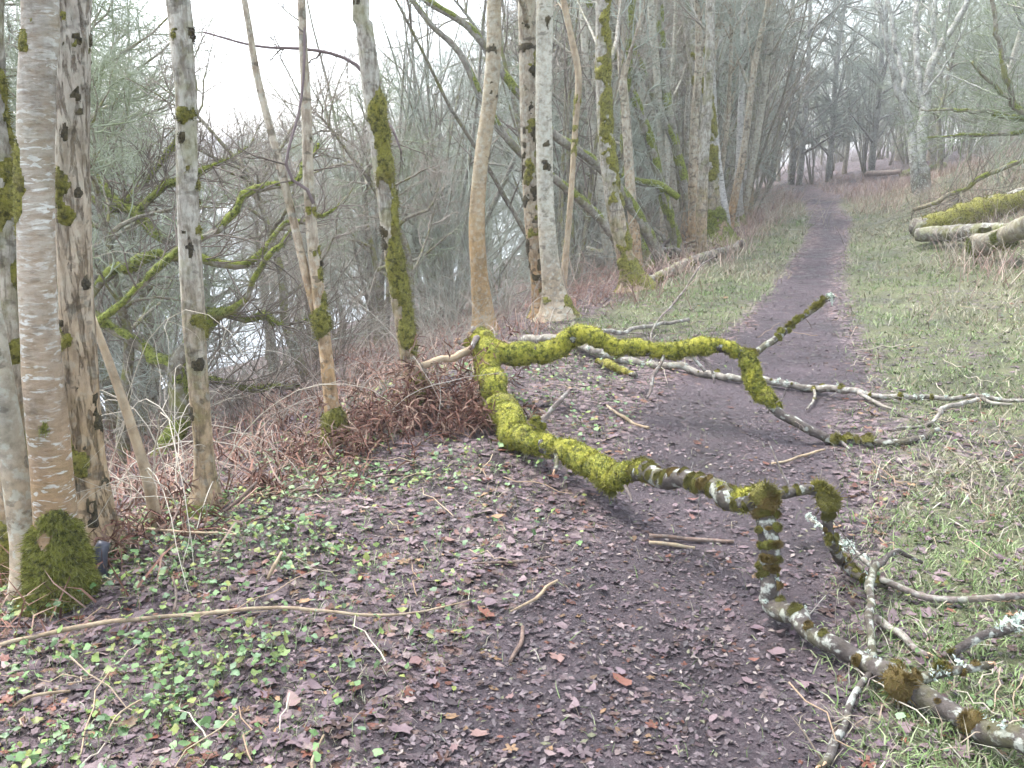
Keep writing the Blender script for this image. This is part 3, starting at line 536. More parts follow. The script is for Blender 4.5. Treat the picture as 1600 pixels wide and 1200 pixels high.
edge_tree('tree', 'moss collared trunk with bright green foot beside the far path', [[(1122, 382, 42), (1116, 340, 30), (1108, 280, 27), (1104, 200, 28), (1091, 100, 29), (1077, 10, 28), (1075, -10, 28)]], B_MOTT, 20, moss=[
    dict(bands=[(-0.2, 0.75, 0.72)], thick=0.03, fuzz=2500, fl=0.035, fw=0.004, mat=MOSS_GREEN), dict(bands=[(0.9, 3.9, 0.42)], thick=0.022, dir=RT, bamt=0.3, fuzz=1800, fl=0.03, fw=0.003)], seed=13)
edge_tree('birch', 'white birch stem behind the moss collared trunk', [[(1132, 345, 15), (1126, 290, 13), (1117, 210, 12), (1112, 100, 11), (1108, -10, 10)]], B_BIRCH, 12, y=19.5, top=9, limbs=6, seed=14, moss=[dict(bands=[(-0.2, 0.35, 0.7)], thick=0.02, fuzz=400, mat=MOSS_GREEN)])
edge_tree('birch', 'slender white birch with mossy foot nearest the far path', [[(1154, 352, 15), (1154, 290, 12), (1157, 200, 11), (1161, 100, 10), (1164, -10, 9)]], B_BIRCH, 12, top=9, limbs=6, seed=15, moss=[dict(bands=[(-0.2, 0.3, 0.8)], thick=0.025, fuzz=500, mat=MOSS_GREEN)])
edge_tree('leaning_pole', 'bare tan pole leaning left with a snapped top beside the fissured trunk', [[(246, 826, 18), (228, 740, 17), (200, 650, 15), (170, 565, 13), (143, 492, 10)]], B_POLE, 14, grow_top=False, flare=1.1, seed=16, cat='dead pole', moss=[dict(bands=[(-0.1, 0.1, 0.6)], thick=0.008, fuzz=300, mat=MOSS_GREEN)])
edge_tree('tree', 'slim grey stem between the mossy dark trunk and the collared trunk', [[(1040, 405, 14), (1037, 330, 12), (1033, 220, 11), (1026, 110, 11), (1016, -10, 11)]], B_PALE, 12, top=9, limbs=6, seed=17, moss=[dict(bands=[(-0.2, 0.6, 0.55)], thick=0.02, fuzz=600, mat=MOSS_GREEN)])

# stems that lean out to the left over the slope, and other explicit limbs with moss
def limbs_thing(name, label, cat, lines, mat, sides=9, wig=0.0, *_,  base=None, moss=None, twig=TW_GREY, sprigs=0, group=None, seed=0, sprig_len=(0.3, 0.9), mossmat=MOSS_GREEN, fz=500, amp=0.15):
    """lines: (part name, [(u, v, depth, width in photo px)])"""
    org = base if base is not None else at(*lines[0][1][0][:3]); o = root(name, label, cat, org, group); tp = []
    for k, (pn, pts) in enumerate(lines):
        q = np.array([[*at(a, b_, t), w * t / F / 2] for a, b_, t, w in pts])
        if pn == 'trunk': q = np.concatenate([[np.append(q[0, :3] + nrm(q[0, :3] - q[1, :3]) * 0.5, q[0, 3] * 1.3)], q])
        L = np.linalg.norm(np.diff(q[:, :3], axis=0), axis=1).sum()
        s = spline(q, int(np.clip(L * (16 if wig else 12), 10, 70))); P, R = s[:, :3], np.maximum(s[:, 3], 0.002)
        if wig: P = P + (np.stack([vnoise(P * 3.1, seed + 1), vnoise(P * 3.1, seed + 2), vnoise(P * 3.1, seed + 3)], 1) - 0.5) * wig + (np.stack([vnoise(P * 9.1, seed + 4), vnoise(P * 9.1, seed + 5), vnoise(P * 9.1, seed + 6)], 1) - 0.5) * wig * 0.4
        R = R * (1 + 0.0 * R); lo = part(pn, lumpy(P, R, sides, amp, 8, seed + k, True), mat, o, org)
        if moss:
            vf = sleeve(P, R * 1.02, 14, np.full(len(P), moss), 0.014, seed + k, 5, (0, 0, 1), 0.4, fz, 0.02, 0.002)
            if vf: part('moss', vf, mossmat, lo, org)
        if sprigs:
            P1, R1 = grow(P[None], R[None], sprigs, 0.15, 1.0, sprig_len, (0.4, 1.2), 6, 0.22, 0.06, 0.006); P2, R2 = grow(P1, R1, 5, 0.2, 1.0, (sprig_len[0] * 0.4, sprig_len[1] * 0.5), (0.4, 1.1), 4, 0.28, 0.0, 0.0028); tp.append(join([tubes(P1, R1, 4), tubes(P2, R2, 3)]))
    if tp: part('twigs', join(tp), twig, o, org)['kind'] = 'stuff'
    return o
limbs_thing('leaning_tree', 'long arched grey stem leaning left across the sky to the top', 'tree', [('trunk', [(1035, 408, 14.5, 20), (985, 320, 14, 17), (930, 255, 13.5, 15), (860, 205, 13, 14), (790, 120, 12.6, 12), (735, 45, 12.3, 11), (665, 0, 12, 10), (600, -60, 11.8, 8)])], B_GREY, moss=0.42, sprigs=34, seed=41)
limbs_thing('leaning_tree', 'thinner arched stem leaning left below the long arched one', 'tree', [('trunk', [(1000, 428, 13.2, 17), (940, 345, 12.8, 14), (880, 290, 12.4, 13), (810, 235, 12, 12), (758, 165, 11.8, 11), (720, 85, 11.6, 10), (675, 40, 11.4, 9), (640, -5, 11.2, 8)])], B_GREY, moss=0.4, sprigs=30, seed=42)
limbs_thing('leaning_tree', 'grey stem leaning left between the curved mossy trunk and the slim stem', 'tree', [('trunk', [(1062, 398, 15.5, 18), (1035, 300, 15.3, 16), (1005, 190, 15, 15), (960, 90, 14.8, 13), (915, 0, 14.6, 12), (890, -60, 14.5, 9)])], B_GREY, moss=0.45, sprigs=30, seed=43)
limbs_thing('leaning_tree', 'forked leaning stem rising beside the moss collared trunk', 'tree', [('trunk', [(1092, 385, 16.5, 17), (1070, 290, 16.4, 15), (1050, 200, 16.3, 14), (1035, 90, 16.2, 12), (1030, -20, 16, 10)]), ('branch', [(1058, 235, 16.35, 11), (1020, 150, 16, 10), (985, 60, 15.8, 8), (965, -20, 15.6, 7)])], B_GREY, moss=0.4, sprigs=22, seed=44)
limbs_thing('leaning_tree', 'mossy stem slanting up left with a bright green lower side branch', 'tree', [('trunk', [(1010, 395, 15, 15), (985, 300, 15, 14), (975, 210, 14.8, 12), (982, 100, 14.6, 11), (990, -20, 14.4, 9)]), ('branch', [(1060, 310, 14.8, 9), (1030, 290, 14.8, 11), (1000, 285, 14.9, 10), (970, 275, 14.9, 7)])], B_MOSS, moss=0.5, sprigs=24, seed=45)
# crooked mossy tree on the slope at the left
limbs_thing('crooked_tree', 'crooked tree with bright mossy limbs on the slope left of the lake gap', 'tree', [
    ('trunk', [(262, 830, 7.0, 36), (262, 700, 7.0, 30), (266, 610, 7.0, 28), (300, 530, 6.9, 24), (360, 470, 6.8, 11), (420, 410, 6.7, 6), (460, 350, 6.7, 2)]),
    ('limb', [(266, 600, 7.0, 24), (220, 545, 7.1, 18), (160, 500, 7.2, 13), (110, 470, 7.3, 9), (60, 420, 7.4, 3)]),
    ('limb', [(110, 520, 6.3, 8), (200, 452, 6.3, 9), (300, 382, 6.35, 10), (350, 335, 6.4, 11), (400, 295, 6.5, 11), (440, 285, 6.6, 7), (470, 262, 6.7, 4), (500, 215, 6.8, 1.5)]),
    ('limb', [(120, 470, 6.8, 10), (165, 440, 6.8, 15), (215, 408, 6.8, 15), (270, 402, 6.8, 12), (330, 408, 6.8, 12), (395, 398, 6.8, 10), (445, 362, 6.9, 7), (500, 340, 7, 4), (540, 300, 7.1, 1.5)]),
    ('limb', [(95, 225, 7.5, 3), (140, 262, 7.4, 7), (190, 300, 7.3, 9), (222, 330, 7.2, 12), (238, 362, 7.1, 14), (275, 372, 7, 13)]),
    ('limb', [(222, 330, 7.2, 8), (250, 290, 7.1, 8), (300, 275, 7, 6), (345, 255, 7, 3), (380, 220, 7, 1.5)]),
    ('limb', [(140, 305, 7.3, 8), (200, 312, 7.3, 9), (245, 250, 7.4, 6), (275, 205, 7.4, 4)]),
    ('limb', [(300, 500, 7, 10), (360, 494, 7, 9), (420, 490, 7, 8), (470, 498, 7, 5), (510, 480, 7, 1.5)]),
    ('limb', [(262, 640, 7, 15), (320, 590, 7.2, 10), (400, 600, 7.4, 7), (470, 612, 7.6, 5)])], B_MOSS, wig=0.16, moss=0.50, sprigs=34, twig=TW_DARK, seed=46, mossmat=MOSS_GREEN, fz=1500, amp=0.3)
limbs_thing('hanging_branch', 'dark curling branch hanging across the white sky from the leaning trunk', 'branch', [('limb', [(572, 120, 6.3, 6), (555, 100, 6.3, 6), (520, 84, 6.2, 5), (470, 76, 6.1, 5), (400, 72, 6.0, 4), (318, 50, 5.9, 3)]), ('branch', [(590, 172, 6.3, 4), (612, 200, 6.2, 4), (628, 240, 6.2, 2)]), ('branch', [(490, 318, 5.2, 6), (484, 300, 5.2, 6), (447, 262, 5.1, 5), (470, 160, 5.1, 4), (476, 60, 5.1, 4), (470, -10, 5.1, 3)])], twig_mat('branch_dark', (0.13, 0.10, 0.10), (0.2, 0.165, 0.16), rnd=False), sprigs=5, twig=TW_DARK, seed=47, sprig_len=(0.15, 0.4))

# ------------------------------------------------------------------ generic bare trees, shrubs and coppice, copied around
def bare_tree(name, H, r0, crook, limbs, k2, k3, k4, L1, lean, bark_m, twig_m, lo=0.15, up=0.05, spread=(0.6, 1.35), tw=0.0040):
    o = link(name, None); n = 14; d = nrm(np.array([lean * rng.normal(), lean * rng.normal(), 1.0])); p = np.zeros(3); pts = [p - d * 0.4, p]
    for k in range(n): d = nrm(d + np.append(rng.normal(0, crook, 2), 0.05)); p = p + d * H / n; pts.append(p)
    P = np.array(pts); R = r0 * np.linspace(1.15, 0.12, len(P)) ** 1.0
    P1, R1 = grow(P[None], R[None], limbs, lo, 0.98, L1, spread, 8, crook * 1.3, up, r0 * 0.42)
    P2, R2 = grow(P1, R1, k2, 0.2, 1.0, (L1[0] * 0.4, L1[1] * 0.5), (0.4, 1.2), 6, crook * 1.6, 0.03, r0 * 0.17)
    P3, R3 = grow(P2, R2, k3, 0.15, 1.0, (0.35, 0.95), (0.4, 1.2), 5, crook * 2, 0.02, tw * 1.9)
    P4, R4 = grow(P3, R3, k4, 0.1, 1.0, (0.15, 0.5), (0.4, 1.2), 4, crook * 2, 0.0, tw)
    sp0 = spline(np.concatenate([P, R[:, None]], 1), 40)
    part('trunk', join([lumpy(sp0[:, :3], sp0[:, 3], 10, 0.15, 4, 3), tubes(P1, R1, 6)]), bark_m, o, (0, 0, 0))
    part('crown', join([tubes(P2, R2, 4), tubes(P3, R3, 3), tubes(P4, R4 , 3)]), twig_m, o, (0, 0, 0))['kind'] = 'stuff'; o['H'] = H; return o
def coppice(name, stems, H, r0, bark_m, twig_m, splay=0.24, k2=7, k3=6, k4=3, ck=0.1):
    o = link(name, None); n = 9; pts = []; rad = []
    for k in range(stems):
        d = nrm(np.array([rng.normal() * splay, rng.normal() * splay, 1.0])); p = np.append(rng.normal(0, 0.12, 2), -0.2); L = H * rng.uniform(0.6, 1.05); q = [p]
        for j in range(n - 1): d = nrm(d + np.append(rng.normal(0, ck, 2), 0.02)); p = p + d * L / (n - 1); q.append(p)
        pts.append(q); rad.append(r0 * rng.uniform(0.5, 1.2) * np.linspace(1, 0.15, n))
    P, R = np.array(pts), np.array(rad); P2, R2 = grow(P, R, k2, 0.2, 1.0, (0.7, 1.9), (0.3, 0.9), 6, 0.13, 0.06, r0 * 0.35)
    P3, R3 = grow(P2, R2, k3, 0.15, 1.0, (0.3, 0.9), (0.4, 1.1), 5, 0.2, 0.02, 0.006); P4, R4 = grow(P3, R3, k4, 0.1, 1.0, (0.15, 0.4), (0.4, 1.1), 4, 0.25, 0.0, 0.003)
    part('trunk', tubes(P, R, 7), bark_m, o, (0, 0, 0)); part('crown', join([tubes(P2, R2, 4), tubes(P3, R3, 3), tubes(P4, R4, 3)]), twig_m, o, (0, 0, 0)); o['H'] = H; return o
def plant(protos, spots, label, cat, group):
    used = set()
    for i, (x, y, s, a) in enumerate(spots):
        k = i % len(protos); pr = protos[k]; o = pr if k not in used else copy_tree(pr); used.add(k)
        o.location = (x, y, float(terrain(x, y)) - 0.05); o.rotation_euler = (0, 0, a); o.scale = (s, s, s); tag(o, label, cat, group)
rng = np.random.default_rng(33)
crook = [bare_tree('bare_tree', 6.5, 0.10, 0.16, 16, 6, 7, 5, (1.2, 2.9), 0.18, (B_MOSS, B_GREY, B_MOSS, B_GREY)[k], (TW_GREEN, TW_GREY, TW_BROWN, TW_GREY)[k], 0.24, tw=0.0042) for k in range(4)]
tall = [bare_tree('tall_tree', 14, 0.13, 0.05, 34, 6, 6, 3, (1.4, 3.4), 0.05, (B_LICH, B_PALE, B_LICH)[k], (TW_GREY, TW_GREEN, TW_GREY)[k], 0.10, 0.02, (0.7, 1.4), 0.0085) for k in range(3)]
copp = [coppice('coppice_tree', 9, 8.0, 0.042, (B_GREY, B_MOSS)[k % 2], (TW_BROWN, TW_DARK, TW_GREY)[k], 0.22, 6, 4, 2, 0.06) for k in range(3)]
shrub = [coppice('bare_shrub', 16, 1.7, 0.010, (TW_BROWN, TW_DARK)[k % 2], (TW_BROWN, TW_DARK, TW_GREY)[k], 0.45, 5, 3, 2, 0.16) for k in range(3)]
thick = [coppice('thicket_shrub', 9, 3.4, 0.016, (B_GREY, B_MOSS, B_GREY)[k], (TW_GREY, TW_GREEN, TW_BROWN)[k], 0.42, 9, 7, 3, 0.17) for k in range(3)]
VTU = [-400, 0, 120, 200, 300, 450, 600, 660, 750, 880, 960, 2000]; VTV = [-300, -220, -60, 10, 110, 165, 195, 150, 70, -40, -200, -300]
def proj(p):
    s = math.sin(PITCH); cc = math.cos(PITCH); dz = p[2] - CZ; f = p[1] * cc - dz * s; upc = p[1] * s + dz * cc; return 800 + F * p[0] / f, 600 - F * upc / f
def slope_spots(n, d0, d1, y0, y1, Href, mind, smax=2.2, smin=0.55):
    out = []; tries = 0
    while len(out) < n and tries < 6000:
        tries += 1; y = y0 * (y1 / y0) ** rng.uniform(); d = rng.uniform(d0, d1); x = edge_x(y) - d / 0.94; z = float(terrain(x, y))
        if z < WATER + 0.1: continue
        u, v = proj((x, y, z))
        if u < -350 or u > 1250 or any((x - a) ** 2 + (y - b_) ** 2 < mind ** 2 for a, b_, _, _ in out): continue
        mg = 350 / y
        if 345 - mg < u < 405 + mg and rng.uniform() < 0.9: continue                       # the gap through which the lake shows
        vt = np.interp(u, VTU, VTV) + rng.normal(0, 22); top = at_y(u, vt, y)[2]
        s = np.clip((top - z) / Href, smin, smax) * rng.uniform(0.85, 1.08); out.append((x, y, float(s), rng.uniform(0, 6.28)))
    return out
plant(crook, slope_spots(86, 1.5, 17.2, 7.0, 48, 6.7, 1.0), 'bare crooked lichen grey tree in the thicket down the slope', 'tree', 'crooked trees in the thicket down the slope')
plant(thick, slope_spots(40, 2.2, 16.8, 8, 40, 3.5, 1.1, 1.5, 0.5), 'dense twiggy grey green bush in the thicket down the slope', 'bush', 'twiggy bushes in the thicket down the slope')
def strip_spots(n, f, y0, y1, s0, s1, mind):
    out = []; tries = 0
    while len(out) < n and tries < 8000:
        tries += 1; y = y0 * (y1 / y0) ** rng.uniform(); x = f(y)
        if (abs(dist_path(x, y)) < 1.6 and y < 43) or x / y > 1.1 or any((x - a) ** 2 + (y - b_) ** 2 < mind ** 2 for a, b_, _, _ in out): continue
        out.append((x, y, rng.uniform(s0, s1), rng.uniform(0, 6.28)))
    return out
plant(copp, strip_spots(28, lambda y: edge_x(y) - rng.uniform(0.5, 6.0) - 2.2 * max(0.0, (17.5 - y) / 5), 13.5, 46, 0.75, 1.15, 0.9), 'many stemmed bare coppice tree crowding the left side of the far path', 'tree', 'coppice trees left of the far path')
slim = [bare_tree('slim_tree', 10, 0.075, 0.045, 14, 5, 5, 3, (0.8, 1.9), 0.12, (B_PALE, B_PINK, B_MOTT)[k], (TW_BROWN, TW_GREY, TW_BROWN)[k], 0.3, 0.1, (0.4, 0.9)) for k in range(3)]
plant(slim, strip_spots(20, lambda y: edge_x(y) - rng.uniform(-0.1, 1.9), 14, 32, 0.7, 1.2, 0.7), 'slim pale upright tree in the row left of the far path', 'tree', 'slim trees in the row left of the far path')
plant(tall, strip_spots(125, lambda y: path_x(y) + rng.uniform(-12, 34) , 40, 90, 0.7, 1.25, 1.2), 'tall thin grey green tree in the far wood behind the path end', 'tree', 'tall trees of the far wood')
right = [copy_tree(t) for t in (tall[0], tall[1], copp[0], crook[0])]
for t, nm in zip(right, ('bank_tree',) * 4): t.name = nm
plant(right, strip_spots(48, lambda y: path_x(y) + rng.uniform(5.0, 26), 15, 42, 0.75, 1.15, 1.8), 'bare tree with fuzzy twigs on the rising bank right of the path', 'tree', 'bare trees on the right bank')
plant(shrub, strip_spots(34, lambda y: edge_x(y) - rng.uniform(0.9, 3.4), 6.8, 30, 0.35, 0.8, 0.5), 'low bare twiggy shrub along the brink of the slope', 'shrub', 'twiggy shrubs along the brink')
bsh = [copy_tree(t) for t in shrub]
for t in bsh: t.name = 'bank_shrub'
plant(bsh, strip_spots(34, lambda y: path_x(y) + rng.uniform(3.4, 12), 13, 34, 0.6, 1.2, 0.7), 'low bare twiggy shrub on the right bank beyond the logs', 'shrub', 'twiggy shrubs on the right bank')
fsh = [copy_tree(t) for t in (copp[0], copp[1], shrub[0])]
for t in fsh: t.name = 'wood_shrub'
plant(fsh, strip_spots(72, lambda y: path_x(y) + rng.uniform(-9, 26), 43, 84, 0.45, 1.0, 1.0), 'bushy bare undergrowth at the foot of the far wood', 'shrub', 'undergrowth at the foot of the far wood')
# the far shore of the lake
def far_wood():
    parts = []; n = 190
    y = rng.uniform(-60, 330, n); x = edge_x(y) - rng.uniform(124, 175, n); z = terrain(x, y); H = rng.uniform(6, 11, n)
    b = np.stack([x, y, z - 0.5], 1); P = b[:, None] + np.linspace(0, 1, 5)[None, :, None] * np.stack([rng.normal(0, 0.6, n), rng.normal(0, 0.6, n), H], 1)[:, None]; R = 0.18 * np.linspace(1, 0.2, 5)[None].repeat(n, 0)
    P1, R1 = grow(P, R, 14, 0.1, 1, (2, 4), (0.5, 1.3), 4, 0.15, 0.05, 0.07); P2, R2 = grow(P1, R1, 4, 0.2, 1, (0.8, 2), (0.4, 1.1), 3, 0.2, 0, 0.05)
    parts = [tubes(P, R, 5), tubes(P1, R1, 3), tubes(P2, R2, 3)]; n = 180
    y = rng.uniform(92, 190, n); x = path_x(y) + rng.uniform(-25, 110, n); z = terrain(x, y); H = rng.uniform(11, 17, n); b = np.stack([x, y, z - 0.5], 1)
    P = b[:, None] + np.linspace(0, 1, 5)[None, :, None] * np.stack([rng.normal(0, 0.6, n), rng.normal(0, 0.6, n), H], 1)[:, None]; R = 0.17 * np.linspace(1, 0.2, 5)[None].repeat(n, 0)
    P1, R1 = grow(P, R, 14, 0.03, 1, (2, 4.5), (0.5, 1.3), 4, 0.15, 0.05, 0.06); P2, R2 = grow(P1, R1, 4, 0.2, 1, (0.8, 2.4), (0.4, 1.1), 3, 0.2, 0, 0.05); parts += [tubes(P, R, 5), tubes(P1, R1, 3), tubes(P2, R2, 3)]
    V, f = join(parts); o = link('far_wood', mesh('far_wood', V, f, TW_BROWN)); tag(o, 'hazy bare wood on the far shore and far beyond the path end', 'wood', None, 'stuff')
far_wood()

# ------------------------------------------------------------------ the fallen mossy branch across the path
rng = np.random.default_rng(41)
MOSS_BRIGHT = moss_mat('moss_bright', (0.30, 0.30, 0.035), (0.14, 0.165, 0.02), (0.44, 0.40, 0.065), 26)
MOSS_RUST = moss_mat('moss_rust', (0.24, 0.13, 0.03), (0.20, 0.17, 0.03), (0.30, 0.20, 0.05), 30)
MOSS_GOLD = moss_mat('moss_gold', (0.25, 0.23, 0.035), (0.17, 0.17, 0.03), (0.34, 0.29, 0.06), 30)
B_LIMB = bark('bark_branch_lichened', (0.105, 0.09, 0.082), (0.038, 0.03, 0.026), (0.10, 0.085, 0.075), (0.0, 0.3), (1, 1, 1), 30, 0.3, 0.2, 0.55, 0.9)
B_DEADWD = bark('bark_dead_twig', (0.20, 0.165, 0.15), (0.07, 0.055, 0.05), (0.19, 0.155, 0.14), (0.0, 0.3), (1, 1, 1), 34, 0.2, 0.1, 0.35, 0.6)
B_WHITE = bark('bark_pale_pole', (0.29, 0.265, 0.23), (0.07, 0.055, 0.045), (0.26, 0.235, 0.20), (0.0, 0.3), (1, 1, 1), 22, 0.5, 0.08, 0.5, 0.5)
m_, nt_, b_ = new_mat('torn_wood'); WOOD = m_
nt_.links.new(ramp(nt_, noise(nt_, coords(nt_), 40, 4, 0.6), (0.3, (0.36, 0.19, 0.10)), (0.7, (0.58, 0.40, 0.26))), b_.inputs['Base Color']); b_.inputs['Roughness'].default_value = 0.8
m_, nt_, b_ = new_mat('foliose_lichen'); LICHEN = m_
nt_.links.new(ramp(nt_, noise(nt_, coords(nt_), 60, 4, 0.6), (0.3, (0.38, 0.45, 0.38)), (0.7, (0.62, 0.68, 0.60))), b_.inputs['Base Color']); b_.inputs['Roughness'].default_value = 0.9
KINK = 1.9
def line(pts, dens=26, lo=14, hi=110):
    q = []
    for a in pts:
        u, v, d, w = a[:4]; p = hit(u, v, d[0]) if isinstance(d, tuple) else at(u, v, d); t = p[1] / ray(u, v)[1]; q.append([*p, 0.84 * w * t / F / 2, a[4] if len(a) > 4 else 0.0])
    q = np.array(q); L = np.linalg.norm(np.diff(q[:, :3], axis=0), axis=1).sum(); s = spline(q, int(np.clip(L * dens, lo, hi))); P = s[:, :3]
    off = sum((np.stack([vnoise(P * fr, 71 + 3 * fr), vnoise(P * fr, 72 + 3 * fr), vnoise(P * fr, 73 + 3 * fr)], 1) - 0.5) * am for fr, am in ((5, 1.3), (13, 0.8)))
    s[:, :3] = P + off * np.minimum(s[:, 3:4], 0.03) * KINK; s[:, 3] *= 1 + 0.3 * (vnoise(P * 11, 79) - 0.5) + 0.25 * np.clip(vnoise(P * 17, 80) - 0.7, 0, 1) * 4; return s
def fallen(name, label, cat, limbs, org, mat, mossm, nf=3000, group=None, seed=0, sides=16, thick=0.017, fl=0.015, fw=0.0018):
    """limbs: (part name, points, material or None, cap wood?) with points (u, v, depth or (height,), px width, moss cover)"""
    o = root(name, label, cat, org, group); res = []
    for k, (pn, pts, mt, torn) in enumerate(limbs):
        s = line(pts); P, R, C = s[:, :3], np.maximum(s[:, 3], 0.002), s[:, 4]
        Rb = R * np.where(C > 0.45, 0.86, 1.0); lo = part(pn, lumpy(P, Rb, sides if R.max() > 0.02 else 8, 0.16, 14, seed + k, True), mt or mat, o, org)
        if C.max() > 0.05:
            s2 = spline(s, len(s) * 3); vf = sleeve(s2[:, :3], np.maximum(s2[:, 3], 0.002) * 0.88, 30, np.clip(s2[:, 4] - 0.17, 0, 1.2), thick * min(1, R.max() / 0.05 + 0.25), seed + 50 + k, 13, (0, -0.2, 1), 0.25, int(nf * min(1.6, len(P) / 60)), fl, fw, 0.5)
            if vf: part('moss', vf, mossm[k % len(mossm)] if isinstance(mossm, list) else mossm, lo, org)
        if torn:
            d = nrm(P[-1] - P[-2]); n = 9; b0 = P[-1][None] + rng.normal(0, R[-1] * 0.5, (n, 3)) - d * R[-1]; e = b0 + d * rng.uniform(1.2, 3.0, (n, 1)) * R[-1] + rng.normal(0, R[-1] * 0.15, (n, 3))
            part('torn_end', tubes(np.stack([b0, e], 1), np.stack([np.full(n, R[-1] * 0.45), np.full(n, R[-1] * 0.08)], 1), 5, True), WOOD, lo, org, False)
        if R.max() > 0.012 and len(P) > 16 and C.mean() < 0.8:
            k = int(3 + len(P) / 9); P1, R1 = grow(P[None], R[None], k, 0.1, 1.0, (0.06, 0.3), (0.5, 1.3), 6, 0.25, 0.02, 0.0035, 0.4); P2, R2 = grow(P1, R1, 2, 0.3, 1.0, (0.03, 0.14), (0.4, 1.1), 4, 0.25, 0, 0.0018)
            tw_ = part('twigs', join([tubes(P1, R1, 5), tubes(P2, R2, 3)]), B_DEADWD, lo, org); tw_['kind'] = 'stuff'
        res.append((lo, s))
    return o, res
HB = at(800, 680, 5.25)
